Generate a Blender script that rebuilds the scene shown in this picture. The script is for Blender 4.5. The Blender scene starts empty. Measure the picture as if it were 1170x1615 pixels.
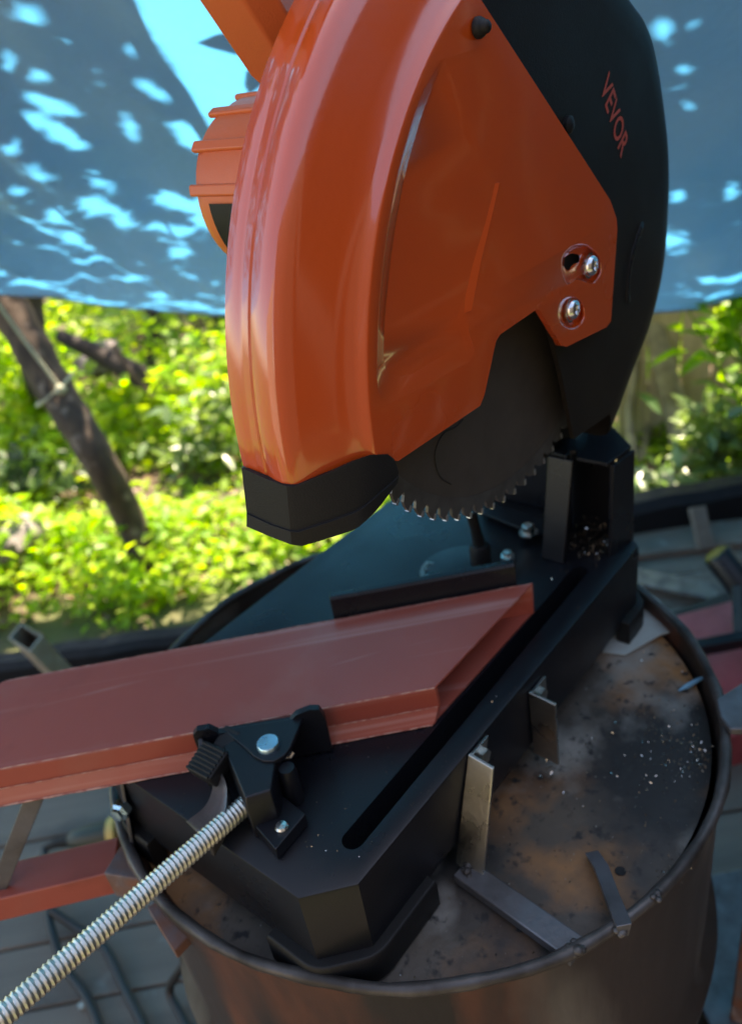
import bpy, bmesh, math, random
import numpy as np
from mathutils import Vector, Matrix
from mathutils.geometry import tessellate_polygon
random.seed(7); rng = np.random.default_rng(11)
scn = bpy.context.scene; COL = scn.collection
R_ = math.radians
# ---------------------------------------------------------------- frame of the place
# u = along the saw base, v = across it, z up; z = 0 is the saw table top, the deck lies at z = -0.99 (world z = 0)
Z0 = 0.99
FL = -Z0
FPX = 1277.0; CX, CY = 585.0, 807.5
def nrm(a): a = np.array(a, float); return a/np.linalg.norm(a)
_dz = nrm((371, 2173, FPX)); _u = nrm((1265, -967, FPX)); _u = nrm(_u - _dz*_u.dot(_dz)); _v = -np.cross(_dz, _u)*-1
_v = np.cross(_u, _dz)
if _v[0] > 0: _v = -_v
ROT = np.array([_u, _v, -_dz])
CAM = np.array([-0.22335465, -0.28534075, 0.5])
def ray(x, y): return ROT @ np.array([x-CX, y-CY, FPX])
def Z(x, y, z=0.): d = ray(x, y); return CAM + d*(z-CAM[2])/d[2]
def V(x, y, v): d = ray(x, y); return CAM + d*(v-CAM[1])/d[1]
def U(x, y, u): d = ray(x, y); return CAM + d*(u-CAM[0])/d[0]
def S(x, y, s): d = ray(x, y); return CAM + d*(s-CAM[0]-CAM[1])/(d[0]+d[1])
E1 = np.array([.70711, -.70711, 0]); E2 = np.array([-.70711, -.70711, 0]); UP = np.array([0, 0, 1.])

# ---------------------------------------------------------------- camera
cd = bpy.data.cameras.new('camera'); cam = bpy.data.objects.new('camera', cd); COL.objects.link(cam)
m = Matrix.Identity(4)
for i in range(3):
    m[i][0] = ROT[i, 0]; m[i][1] = -ROT[i, 1]; m[i][2] = -ROT[i, 2]; m[i][3] = CAM[i] + (Z0 if i == 2 else 0)
cam.matrix_world = m
cd.sensor_fit = 'VERTICAL'; cd.sensor_height = 24; cd.lens = 24*FPX/1615
cd.clip_start = .02; cd.clip_end = 500
cd.dof.use_dof = True; cd.dof.focus_distance = .50; cd.dof.aperture_fstop = cd.lens/5.0
scn.camera = cam
# ---------------------------------------------------------------- light
SUN_EL = 60; SUN_H = nrm((.95, .45, 0))
SUN = np.array([SUN_H[0]*math.cos(R_(SUN_EL)), SUN_H[1]*math.cos(R_(SUN_EL)), math.sin(R_(SUN_EL))])
w = bpy.data.worlds.new('World'); scn.world = w; w.use_nodes = True
nt = w.node_tree; sky = nt.nodes.new('ShaderNodeTexSky'); sky.sky_type = 'NISHITA'; sky.sun_disc = False
sky.sun_elevation = R_(SUN_EL); sky.sun_rotation = math.atan2(SUN_H[0], SUN_H[1])
nt.links.new(sky.outputs[0], nt.nodes['Background'].inputs[0]); nt.nodes['Background'].inputs[1].default_value = .105
sl = bpy.data.lights.new('sun', 'SUN'); sl.energy = 5.0; sl.angle = R_(.5); sl.color = (1, .95, .86)
so = bpy.data.objects.new('sun', sl); COL.objects.link(so)
so.rotation_euler = Vector(-SUN).to_track_quat('-Z', 'Y').to_euler(); so.location = (0, 0, 9)
scn.view_settings.view_transform = 'Standard'; scn.view_settings.look = 'None'
scn.view_settings.exposure = 2.45; scn.view_settings.gamma = 1
scn.view_settings.use_white_balance = True; scn.view_settings.white_balance_temperature = 8200; scn.view_settings.white_balance_tint = 15

# ---------------------------------------------------------------- materials
def mat(name, col, rough=.5, metal=0., col2=None, nscale=20., bump=0., bscale=120., coat=0., spec=.5, rvar=0., detail=4., contrast=(.35, .65), stretch=None, coat_r=.08, objrand=False):
    M = bpy.data.materials.new(name); M.use_nodes = True; n = M.node_tree.nodes; L = M.node_tree.links
    b = n['Principled BSDF']; b.inputs['Base Color'].default_value = (*col, 1); b.inputs['Roughness'].default_value = rough
    b.inputs['Metallic'].default_value = metal; b.inputs['Specular IOR Level'].default_value = spec
    b.inputs['Coat Weight'].default_value = coat; b.inputs['Coat Roughness'].default_value = coat_r
    tc = n.new('ShaderNodeTexCoord'); src = tc.outputs['Object']
    if stretch:
        mp = n.new('ShaderNodeMapping'); mp.vector_type = 'TEXTURE'; mp.inputs['Scale'].default_value = [1/q for q in stretch[:3]]
        if len(stretch) > 3: mp.inputs['Rotation'].default_value = (0, 0, stretch[3])
        L.new(src, mp.inputs[0]); src = mp.outputs[0]
    if objrand:
        oi = n.new('ShaderNodeObjectInfo'); va = n.new('ShaderNodeVectorMath'); va.operation = 'MULTIPLY_ADD'; va.inputs[1].default_value = (1, 1, 1)
        sc_ = n.new('ShaderNodeVectorMath'); sc_.operation = 'SCALE'; sc_.inputs[0].default_value = (13, 7, 5); L.new(oi.outputs['Random'], sc_.inputs['Scale'])
        L.new(src, va.inputs[0]); L.new(sc_.outputs[0], va.inputs[2]); src = va.outputs[0]
    if col2 or rvar:
        t = n.new('ShaderNodeTexNoise'); t.inputs['Scale'].default_value = nscale; t.inputs['Detail'].default_value = detail; L.new(src, t.inputs['Vector'])
        mr = n.new('ShaderNodeMapRange'); mr.inputs[1].default_value = contrast[0]; mr.inputs[2].default_value = contrast[1]; L.new(t.outputs[0], mr.inputs[0])
        if col2:
            mx = n.new('ShaderNodeMix'); mx.data_type = 'RGBA'; mx.inputs[6].default_value = (*col, 1); mx.inputs[7].default_value = (*col2, 1)
            L.new(mr.outputs[0], mx.inputs[0]); L.new(mx.outputs[2], b.inputs['Base Color'])
        if rvar:
            r2 = n.new('ShaderNodeMapRange'); r2.inputs[3].default_value = rough-rvar; r2.inputs[4].default_value = rough+rvar
            L.new(mr.outputs[0], r2.inputs[0]); L.new(r2.outputs[0], b.inputs['Roughness'])
    if bump:
        t2 = n.new('ShaderNodeTexNoise'); t2.inputs['Scale'].default_value = bscale; t2.inputs['Detail'].default_value = 3; L.new(src, t2.inputs['Vector'])
        bp = n.new('ShaderNodeBump'); bp.inputs['Strength'].default_value = bump; bp.inputs['Distance'].default_value = .002; L.new(t2.outputs[0], bp.inputs['Height'])
        L.new(bp.outputs[0], b.inputs['Normal'])
    return M
def layer(M, col, scale, lo, hi, detail=5., rough=None, metal=None, stretch=None, w=(0, 0, 0), rot=0.):
    """lays another stain colour over a material's base colour"""
    n = M.node_tree.nodes; L = M.node_tree.links; b = n['Principled BSDF']
    tc = n.new('ShaderNodeTexCoord'); mp = n.new('ShaderNodeMapping'); mp.inputs['Location'].default_value = w; mp.inputs['Rotation'].default_value = (0, 0, rot)
    if stretch: mp.vector_type = 'TEXTURE'; mp.inputs['Scale'].default_value = [1/q for q in stretch]
    L.new(tc.outputs['Object'], mp.inputs[0])
    t = n.new('ShaderNodeTexNoise'); t.inputs['Scale'].default_value = scale; t.inputs['Detail'].default_value = detail; L.new(mp.outputs[0], t.inputs['Vector'])
    mr = n.new('ShaderNodeMapRange'); mr.inputs[1].default_value = lo; mr.inputs[2].default_value = hi; L.new(t.outputs[0], mr.inputs[0])
    mx = n.new('ShaderNodeMix'); mx.data_type = 'RGBA'; mx.inputs[7].default_value = (*col, 1); L.new(mr.outputs[0], mx.inputs[0])
    if b.inputs['Base Color'].links: L.new(b.inputs['Base Color'].links[0].from_socket, mx.inputs[6])
    else: mx.inputs[6].default_value = b.inputs['Base Color'].default_value
    L.new(mx.outputs[2], b.inputs['Base Color'])
    if rough is not None:
        m2 = n.new('ShaderNodeMix'); m2.inputs[3].default_value = rough; L.new(mr.outputs[0], m2.inputs[0])
        if b.inputs['Roughness'].links: L.new(b.inputs['Roughness'].links[0].from_socket, m2.inputs[2])
        else: m2.inputs[2].default_value = b.inputs['Roughness'].default_value
        L.new(m2.outputs[0], b.inputs['Roughness'])
    return M
def leafmat(name, c1, c2, trans=.45, rough=.45, spec=.4):
    M = bpy.data.materials.new(name); M.use_nodes = True; n = M.node_tree.nodes; L = M.node_tree.links
    b = n['Principled BSDF']; out = n['Material Output']; g = n.new('ShaderNodeNewGeometry')
    mx = n.new('ShaderNodeMix'); mx.data_type = 'RGBA'; mx.inputs[6].default_value = (*c1, 1); mx.inputs[7].default_value = (*c2, 1)
    L.new(g.outputs['Random Per Island'], mx.inputs[0]); L.new(mx.outputs[2], b.inputs['Base Color'])
    b.inputs['Roughness'].default_value = rough; b.inputs['Specular IOR Level'].default_value = spec
    t = n.new('ShaderNodeBsdfTranslucent'); hs = n.new('ShaderNodeMix'); hs.data_type = 'RGBA'; hs.blend_type = 'MULTIPLY'; hs.inputs[0].default_value = 1
    hs.inputs[7].default_value = (1.5, 1.5, .6, 1); L.new(mx.outputs[2], hs.inputs[6]); L.new(hs.outputs[2], t.inputs[0])
    ms = n.new('ShaderNodeMixShader'); ms.inputs[0].default_value = trans; L.new(b.outputs[0], ms.inputs[1]); L.new(t.outputs[0], ms.inputs[2]); L.new(ms.outputs[0], out.inputs[0])
    return M
M = {}
M['orange'] = mat('orange_paint', (.56, .068, .010), .22, col2=(.52, .061, .009), nscale=9, bump=.05, bscale=240, coat=1., rvar=.07, coat_r=.08); M['orange'].node_tree.nodes['Principled BSDF'].inputs['Coat IOR'].default_value = 1.7
M['orange_plastic'] = mat('orange_plastic', (.60, .115, .03), .42, bump=.1, bscale=700)
M['black'] = mat('black_powder_coat', (.006, .0065, .009), .32, bump=.14, bscale=1500, rvar=.06, nscale=14, spec=.36)
M['black_rub'] = mat('black_rubber', (.010, .0095, .0095), .5, bump=.22, bscale=1100, spec=.25)
M['guard_black'] = mat('black_guard_enamel', (.012, .0095, .008), .55, bump=.12, bscale=900, rvar=.06, nscale=10, spec=.14)
M['blade'] = mat('dark_blade_steel', (.075, .062, .053), .40, metal=.3, col2=(.06, .05, .043), nscale=30, rvar=.07, bump=.06, bscale=400)
M['blade_rim'] = mat('bare_blade_steel', (.12, .112, .105), .38, metal=.6, col2=(.08, .075, .07), nscale=60, rvar=.06)
M['carbide'] = mat('carbide_tip', (.55, .54, .52), .3, metal=.9)
M['slit'] = mat('slit_dark', (.004, .004, .004), .8)
M['zinc'] = mat('zinc_plate', (.60, .60, .55), .30, metal=1., col2=(.46, .46, .43), nscale=40, rvar=.08, bump=.08, bscale=300)
M['thread'] = mat('yellow_zinc_thread', (.66, .65, .58), .42, metal=1., col2=(.50, .52, .48), nscale=60, rvar=.06)
M['chrome'] = mat('polished_steel', (.72, .73, .75), .16, metal=1., rvar=.05, nscale=50)
M['bluezinc'] = mat('blue_zinc', (.40, .62, .74), .28, metal=1., rvar=.05, nscale=90)
M['primer'] = mat('red_oxide_primer', (.345, .070, .046), .38, col2=(.30, .060, .039), nscale=7, bump=.08, bscale=500, rvar=.08, spec=.5, contrast=(.3, .7))
layer(M['primer'], (.33, .10, .07), 14, .55, .80, stretch=(1, 1, 1), w=(3, 1, 0))
layer(M['primer'], (.42, .17, .14), 95, .60, .78, detail=2, stretch=(.02, 1, 1), rot=R_(-45), w=(.1, .4, 0))
layer(M['primer'], (.40, .18, .15), 60, .68, .80, detail=3, stretch=(.06, 1, 1), rot=R_(-38), w=(.6, .2, 0))
layer(M['primer'], (.17, .035, .022), 9, .58, .75, detail=6, w=(.2, .9, 0))
M['primer_edge'] = mat('worn_primer_edge', (.50, .26, .19), .5, col2=(.33, .09, .06), nscale=180, contrast=(.4, .6))
M['plate'] = mat('burnt_rusty_steel', (.085, .064, .046), .6, metal=.0, col2=(.042, .032, .025), nscale=9, bump=.3, bscale=160, rvar=.12)
layer(M['plate'], (.26, .115, .04), 7, .50, .60, detail=12, rough=.7, w=(.3, .7, 0))
layer(M['plate'], (.012, .010, .009), 6, .47, .60, detail=12, rough=.6, w=(5, 2, 1))
layer(M['plate'], (.25, .23, .20), 7, .54, .68, detail=12, rough=.4, w=(1, 8, 4))
layer(M['plate'], (.012, .010, .009), 90, .58, .70, rough=.7)
layer(M['plate'], (.22, .20, .17), 260, .70, .76, rough=.5)
M['drum'] = mat('sooty_drum_steel', (.045, .031, .025), .48, metal=.2, col2=(.022, .018, .016), nscale=6, bump=.25, bscale=90, rvar=.12, stretch=(1, 1, .25))
layer(M['drum'], (.13, .045, .025), 10, .55, .72, rough=.6, stretch=(1, 1, .2), w=(2, 0, 1))
layer(M['drum'], (.17, .15, .125), 5, .58, .74, rough=.5, stretch=(1, 1, .3), w=(7, 3, 1))
M['bead'] = mat('worn_drum_bead', (.10, .09, .085), .45, metal=.4, col2=(.028, .023, .02), nscale=22, bump=.35, bscale=130, rvar=.1)
M['bar'] = mat('grey_mill_steel', (.16, .16, .17), .42, metal=.6, col2=(.085, .08, .08), nscale=25, bump=.2, bscale=180, rvar=.1)
M['weld'] = mat('weld_bead', (.20, .19, .185), .42, metal=.7, col2=(.09, .085, .08), nscale=90, bump=.6, bscale=300)
M['rust'] = mat('rusted_angle_iron', (.16, .060, .032), .68, col2=(.11, .085, .085), nscale=45, bump=.4, bscale=180)
layer(M['rust'], (.24, .20, .20), 22, .58, .72)
M['deck'] = mat('weathered_deck_board', (.17, .135, .11), .8, col2=(.11, .088, .073), nscale=11, bump=.35, bscale=60, stretch=(.12, 2, 1, R_(-45)), contrast=(.3, .7), objrand=True)
layer(M['deck'], (.052, .046, .043), 4, .55, .72)
layer(M['deck'], (.19, .175, .16), 16, .62, .74, w=(4, 4, 0))
M['cream'] = mat('bounce_wall_cream', (.36, .30, .24), .7, col2=(.32, .27, .21), nscale=6)  # pale colour of the added wall that reflects sunlight
M['under'] = mat('deck_underlay', (.04, .035, .032), .9)
M['liner'] = mat('black_plastic_liner', (.007, .0075, .010), .6, spec=.25, bump=.5, bscale=30, rvar=.1)
M['wood'] = mat('weathered_fence_board', (.46, .37, .22), .8, col2=(.32, .26, .14), nscale=10, bump=.3, bscale=40, stretch=(2, 2, .3), objrand=True)
M['bark'] = mat('rough_bark', (.085, .054, .036), .85, col2=(.034, .022, .016), nscale=22, bump=1., bscale=35, stretch=(1, 1, .45))
layer(M['bark'], (.20, .15, .12), 16, .60, .72)
M['bark_pale'] = mat('pale_green_bark', (.27, .23, .13), .85, col2=(.15, .12, .07), nscale=18, bump=.7, bscale=30)
M['bark_dark'] = mat('dark_bark', (.034, .025, .02), .9, col2=(.026, .02, .018), nscale=20, bump=1., bscale=30)
M['soil'] = mat('leaf_litter_soil', (.095, .06, .04), .95, col2=(.05, .05, .022), nscale=3, bump=1., bscale=12)
layer(M['soil'], (.05, .09, .015), 1.3, .42, .6)
M['stone'] = mat('grey_stone', (.22, .20, .19), .85, col2=(.13, .11, .10), nscale=8, bump=.7, bscale=14)
M['rope'] = mat('pale_nylon_rope', (.36, .36, .25), .7, bump=.8, bscale=200)
M['tan'] = mat('tan_paint_tube', (.30, .25, .19), .5, col2=(.21, .15, .10), nscale=20, bump=.15, bscale=100)
M['pinkred'] = mat('pinkish_red_paint', (.40, .065, .075), .5, col2=(.30, .05, .055), nscale=15, rvar=.1)
M['cable'] = mat('black_cable', (.016, .015, .015), .5)
M['olive'] = mat('olive_plastic', (.032, .036, .024), .5, bump=.1, bscale=400)
M['yellow'] = mat('yellow_plastic', (.55, .36, .10), .45)
M['debris'] = mat('blue_debris', (.10, .26, .36), .5)
M['chip'] = mat('bright_metal_chips', (.62, .60, .56), .25, metal=1.)
M['filing'] = mat('dull_filings', (.23, .17, .11), .5, metal=.6, col2=(.05, .04, .03), nscale=600)
M['white_rust'] = mat('chalky_grey_paint', (.36, .40, .38), .6, col2=(.26, .25, .21), nscale=14, bump=.2, bscale=80)
M['red_text'] = mat('red_print', (.42, .06, .035), .5)
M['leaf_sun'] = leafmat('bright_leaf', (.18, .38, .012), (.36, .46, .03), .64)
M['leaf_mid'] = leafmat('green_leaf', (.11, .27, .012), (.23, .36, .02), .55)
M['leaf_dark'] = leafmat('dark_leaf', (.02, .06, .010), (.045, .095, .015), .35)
M['leaf_pale'] = leafmat('pale_leaf', (.10, .18, .08), (.14, .20, .06), .4, rough=.3, spec=.6)
M['leaf_dry'] = leafmat('dry_leaf', (.20, .12, .07), (.12, .07, .04), .2)
# tarp
T = bpy.data.materials.new('blue_tarp'); T.use_nodes = True; n = T.node_tree.nodes; L = T.node_tree.links
b = n['Principled BSDF']; out = n['Material Output']
tc = n.new('ShaderNodeTexCoord'); mp = n.new('ShaderNodeMapping'); mp.inputs['Rotation'].default_value = (0, 0, R_(45)); mp.inputs['Scale'].default_value = (1.2, 1, 1)
L.new(tc.outputs['Object'], mp.inputs[0]); t1 = n.new('ShaderNodeTexNoise'); t1.inputs['Scale'].default_value = 2.2; t1.inputs['Detail'].default_value = 6; L.new(mp.outputs[0], t1.inputs[0])
mr = n.new('ShaderNodeMapRange'); mr.inputs[1].default_value = .35; mr.inputs[2].default_value = .7; L.new(t1.outputs[0], mr.inputs[0])
mx = n.new('ShaderNodeMix'); mx.data_type = 'RGBA'; mx.inputs[6].default_value = (.20, .25, .33, 1); mx.inputs[7].default_value = (.29, .32, .33, 1); L.new(mr.outputs[0], mx.inputs[0])
L.new(mx.outputs[2], b.inputs['Base Color']); b.inputs['Roughness'].default_value = .45
tr = n.new('ShaderNodeBsdfTranslucent'); tr.inputs[0].default_value = (.05, .42, .86, 1)
ms = n.new('ShaderNodeMixShader'); ms.inputs[0].default_value = .32; L.new(b.outputs[0], ms.inputs[1]); L.new(tr.outputs[0], ms.inputs[2]); L.new(ms.outputs[0], out.inputs[0])
wv = n.new('ShaderNodeTexNoise'); wv.inputs['Scale'].default_value = 3.5; wv.inputs['Detail'].default_value = 5; L.new(mp.outputs[0], wv.inputs[0])
bp = n.new('ShaderNodeBump'); bp.inputs['Strength'].default_value = .5; bp.inputs['Distance'].default_value = .04; L.new(wv.outputs[0], bp.inputs['Height']); L.new(bp.outputs[0], b.inputs['Normal']); L.new(bp.outputs[0], tr.inputs['Normal'])
M['tarp'] = T

# ---------------------------------------------------------------- builders
class MB:
    def __init__(s): s.v = []; s.f = []
    def add(s, vs, fs):
        o = len(s.v); s.v += [tuple(map(float, p)) for p in vs]; s.f += [tuple(o+i for i in f) for f in fs]; return s
    def loft(s, loops, closed=True, cap0=True, cap1=True):
        n_ = len(loops[0]); vs = [p for l in loops for p in l]; fs = []
        for i in range(len(loops)-1):
            for j in range(n_ if closed else n_-1):
                k = (j+1) % n_; fs.append((i*n_+j, i*n_+k, (i+1)*n_+k, (i+1)*n_+j))
        if cap0: fs.append(tuple(range(n_))[::-1])
        if cap1: fs.append(tuple((len(loops)-1)*n_+j for j in range(n_)))
        return s.add(vs, fs)
    def box(s, c, h, ax=None):
        c = np.array(c, float); A = [np.array(a, float) for a in (ax or ((1, 0, 0), (0, 1, 0), (0, 0, 1)))]
        l = [[c + A[0]*h[0]*x + A[1]*h[1]*y + A[2]*h[2]*z for x, y in ((-1, -1), (1, -1), (1, 1), (-1, 1))] for z in (-1, 1)]
        return s.loft(l)
    def bar(s, p, q, w_, t, up=(0, 0, 1)):
        p = np.array(p, float); q = np.array(q, float); d = q-p; L_ = np.linalg.norm(d); d = d/L_
        side = nrm(np.cross(d, up)); nn = np.cross(side, d)
        return s.box((p+q)/2, (L_/2, w_/2, t/2), (d, side, nn))
    def tube(s, pts, r, k=10, cap=True):
        pts = [np.array(p, float) for p in pts]; n_ = len(pts); r = r if hasattr(r, '__len__') else [r]*n_
        tang = [nrm(pts[min(i+1, n_-1)]-pts[max(i-1, 0)]) for i in range(n_)]
        a = np.array((0, 0, 1.)) if abs(tang[0][2]) < .9 else np.array((1., 0, 0)); x = nrm(np.cross(tang[0], a)); loops = []
        for i in range(n_):
            x = nrm(x - tang[i]*x.dot(tang[i])); y = np.cross(tang[i], x)
            loops.append([pts[i] + r[i]*(x*math.cos(2*math.pi*j/k) + y*math.sin(2*math.pi*j/k)) for j in range(k)])
        return s.loft(loops, cap0=cap, cap1=cap)
    def lathe(s, c, axis, prof, k=32, cap=False):
        axis = nrm(axis); a = np.array((0, 0, 1.)) if abs(axis[2]) < .9 else np.array((1., 0, 0)); x = nrm(np.cross(axis, a)); y = np.cross(axis, x); c = np.array(c, float)
        return s.loft([[c + axis*h + r*(x*math.cos(2*math.pi*j/k)+y*math.sin(2*math.pi*j/k)) for j in range(k)] for r, h in prof], cap0=cap, cap1=cap)
    def poly(s, loops):
        """planar or near planar polygon with holes"""
        tri = tessellate_polygon([[Vector(p) for p in l] for l in loops]); return s.add([p for l in loops for p in l], [tuple(t) for t in tri])
    def prism(s, loop, vec, holes=()):
        vec = np.array(vec, float); ls = [[np.array(p, float) for p in l] for l in (loop, *holes)]
        s.poly(ls); s.poly([[p+vec for p in l] for l in ls])
        for l in ls: s.loft([l, [p+vec for p in l]], cap0=False, cap1=False)
        return s
def build(name, mb, material, parent=None, smooth=35, bevel=0, seg=2, solid=0, weld=True, tag_=None):
    me = bpy.data.meshes.new(name); me.from_pydata(mb.v, [], mb.f)
    bm = bmesh.new(); bm.from_mesh(me)
    if weld: bmesh.ops.remove_doubles(bm, verts=bm.verts, dist=1e-5)
    bmesh.ops.recalc_face_normals(bm, faces=bm.faces); bm.to_mesh(me); bm.free()
    if smooth:
        me.polygons.foreach_set('use_smooth', [True]*len(me.polygons)); me.set_sharp_from_angle(angle=R_(smooth))
    me.materials.append(M[material] if isinstance(material, str) else material)
    o = bpy.data.objects.new(name, me); COL.objects.link(o)
    place(o, parent)
    if solid: md = o.modifiers.new('thickness', 'SOLIDIFY'); md.thickness = solid; md.offset = 0
    if bevel:
        md = o.modifiers.new('edge', 'BEVEL'); md.width = bevel; md.segments = seg; md.limit_method = 'ANGLE'; md.angle_limit = R_(40); md.harden_normals = True
    return o
OFF = {}
def place(o, parent):
    if parent is None: o.location = (0, 0, Z0)
    else:
        o.parent = parent; off = OFF.get(parent.name)
        o.location = tuple(-off) if off is not None else (0, 0, 0)
def thing(name, label, cat, loc, group=None):
    e = bpy.data.objects.new(name, None); COL.objects.link(e); loc = np.array(loc, float); e.location = (loc[0], loc[1], loc[2]+Z0); e.empty_display_size = .05
    OFF[e.name] = loc; tag(e, label, cat, group); return e
def tag(o, label=None, cat=None, group=None, kind=None):
    if label: o['label'] = label
    if cat: o['category'] = cat
    if group: o['group'] = group
    if kind: o['kind'] = kind
    return o
def cat_rom(pts, n_=6):
    pts = [np.array(p, float) for p in pts]; P = [2*pts[0]-pts[1]] + pts + [2*pts[-1]-pts[-2]]; out = []
    for i in range(1, len(P)-2):
        for t in np.linspace(0, 1, n_, endpoint=False):
            a, b_, c, d = P[i-1:i+3]; out.append(.5*((2*b_)+(-a+c)*t+(2*a-5*b_+4*c-d)*t*t+(-a+3*b_-3*c+d)*t**3))
    return out + [pts[-1]]

# ================================================================ SETTING: garden ground, deck, edging
def gz(u, v):
    s = (u+v)*.70711
    return FL - .10 - .05*np.clip(s-2, 0, 3) + .03*np.sin(u*2.3+.5)*np.cos(v*1.9)
g = MB(); N = 60
xs = np.linspace(-1, 1, N); xs = np.sign(xs)*np.abs(xs)**2.2*60
gv = [(x, y, gz(x, y) if x*x+y*y < 400 else FL-.25) for x in xs for y in xs]
g.add(gv, [(i*N+j, (i+1)*N+j, (i+1)*N+j+1, i*N+j+1) for i in range(N-1) for j in range(N-1)])
tag(build('garden_ground', g, 'soil'), kind='structure')
# deck of boards running along E1
deck = build('deck', MB().box(-E2*.10 + np.array([0, 0, FL-.055]), (3.2, 1.55, .02), (E1, E2, UP)), 'under'); tag(deck, kind='structure')
board_me = None; pw = .135
for i in range(22):
    s = 1.865 - i*pw; short = s > 1.65
    if s < -1.1: break
    L_ = 6.2; mbx = MB().box((0, 0, 0), (L_/2, pw/2-.002, .016), (E1, E2, UP))
    if board_me is None:
        o = build('board', mbx, 'deck', deck, bevel=.003); board_me = o
    else:
        o = board_me.copy(); COL.objects.link(o); o.parent = deck
    if short: o.scale = (1, 1, 1); 
    o.location = Vector(-E2*s + E1*((3.2 if short else 0)+random.uniform(-.15, .15)) + np.array([0, 0, FL-.018+random.uniform(-.004, .003)]))
# black edging beams along the deck edge
def beam(p, q, rad, label):
    pts = [np.array(p)+(np.array(q)-np.array(p))*t for t in np.linspace(0, 1, 26)]
    mb = MB(); loops = []
    for i, c in enumerate(pts):
        d = nrm(np.array(q)-np.array(p)); sd = np.array([-d[1], d[0], 0])
        wob = .004*math.sin(i*1.7)+.003*math.sin(i*.6)
        loops.append([c + sd*(rad*a) + UP*(rad*1.15*b_+wob) for a, b_ in ((-1, -1), (1, -1), (1.02, .55), (.6, 1), (-.55, 1.04), (-1, .6))])
    mb.loft(loops); return tag(build('edging_beam', mb, 'liner', smooth=30), label, 'beam', 'black edging beams along the deck')
beam(Z(-260, 1100, FL+.03), Z(520, 975, FL+.03), .04, 'black plastic wrapped edging beam behind the red steel channel')
beam(Z(700, 862, FL+.06), Z(1420, 742, FL+.06), .055, 'black plastic wrapped edging beam in front of the board fence')

sw_ = thing('bounce_wall', 'unseen cream board wall added behind the camera to bounce warm light', 'wall', E2*2.75+UP*FL)  # out of view, added as a sunlit reflector for the saw
wb = None
for i in range(15):
    if wb is None: o = build('added_wall_board', MB().box((0, 0, 0), (.118, .012, 1.3), (E1, E2, UP)), 'cream', sw_, bevel=.003); wb = o
    else: o = wb.copy(); COL.objects.link(o); o.parent = sw_
    o.location = Vector(E1*(-4.6+i*.245)+UP*1.3+E2*random.uniform(-.004, .004))
M['dark_blocker'] = mat('dark_blocker_timber', (.045, .034, .026), .8, col2=(.03, .024, .02), nscale=9, stretch=(3, 3, .3))  # dark colour for the added walls, so they reflect little
for nm_, lab_, org, dx_, n_b in (('blocking_wall', 'unseen dark timber wall added behind the camera to block light', E2*2.80+E1*-.86, E1, 18), ('blocking_wall', 'unseen dark timber side wall added on the right to block light', E2*2.6+E1*2.5, -E2, 19)):  # out of view, added to keep sky and deck glare off the guard
    t_w = thing(nm_, lab_, 'wall', org+UP*FL); wb = None; ny = np.cross(UP, dx_)
    for i in range(n_b):
        if wb is None: o = build('added_wall_board', MB().box((0, 0, 0), (.118, .012, 1.6), (dx_, ny, UP)), 'dark_blocker', t_w, bevel=.003); wb = o
        else: o = wb.copy(); COL.objects.link(o); o.parent = t_w
        o.location = Vector(dx_*(.12+i*.242)+UP*1.6+ny*random.uniform(-.004, .004))
# ================================================================ THE DRUM
DC = np.array([.235, .143]); RB = .3045; ZR = -.085; ZP = -.1065
drum = thing('steel_drum', 'sooty open steel drum with a rusty plate welded inside its rim, carrying the saw', 'drum', (DC[0], DC[1], FL))
c3 = (DC[0], DC[1], 0)
prof = [(RB-.004, ZR-.004), (RB-.003, ZR-.02), (RB-.006, ZR-.05), (RB-.007, ZR-.26), (RB+.006, ZR-.275), (RB+.006, ZR-.285), (RB-.007, ZR-.30), (RB-.007, ZR-.55), (RB+.006, ZR-.565), (RB+.006, ZR-.575), (RB-.007, ZR-.59), (RB-.007, FL+.02), (RB-.002, FL+.01), (RB-.002, FL-.0)]
k = 128; body = MB()
def wobr(a, h): return .0020*math.sin(3*a+.7)+.0008*math.sin(7*a+h*9)+.0004*math.sin(17*a-h*14)
loops = [[(DC[0]+(r+wobr(2*math.pi*j/k, h))*math.cos(2*math.pi*j/k), DC[1]+(r+wobr(2*math.pi*j/k, h))*math.sin(2*math.pi*j/k), h) for j in range(k)] for r, h in prof]
body.loft(loops, cap0=False, cap1=True); build('drum_wall', body, 'drum', drum, smooth=50)
inn = MB().lathe(c3, UP, [(RB-.008, ZR-.003), (RB-.010, ZP-.02)], 96); build('inner_wall', inn, 'drum', drum)
bead = MB(); pts = []
for j in range(129):
    a = 2*math.pi*j/128; r = RB-.004+wobr(a, ZR); pts.append((DC[0]+r*math.cos(a), DC[1]+r*math.sin(a), ZR+.0012*math.sin(5*a+1)+.0008*math.sin(13*a)))
bead.tube(pts, [.0050+.0004*math.sin(j*.9)+.0004*math.sin(j*2.3) for j in range(129)], 10, cap=False); build('rim_bead', bead, 'bead', drum, smooth=80)
pl = MB(); rr = 290/1000.; rings = 14; vs = []; fs = []
for i in range(rings+1):
    for j in range(96):
        a = 2*math.pi*j/96; r = rr*i/rings; x, y = DC[0]+r*math.cos(a), DC[1]+r*math.sin(a)
        vs.append((x, y, ZP + .0012*math.sin(x*19+1)*math.cos(y*23) - (.003 if i == rings else 0)))
fs = [(i*96+j, i*96+(j+1) % 96, (i+1)*96+(j+1) % 96, (i+1)*96+j) for i in range(rings) for j in range(96)]
pl.add(vs, fs); build('top_plate', pl, 'plate', drum, smooth=60)
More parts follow.
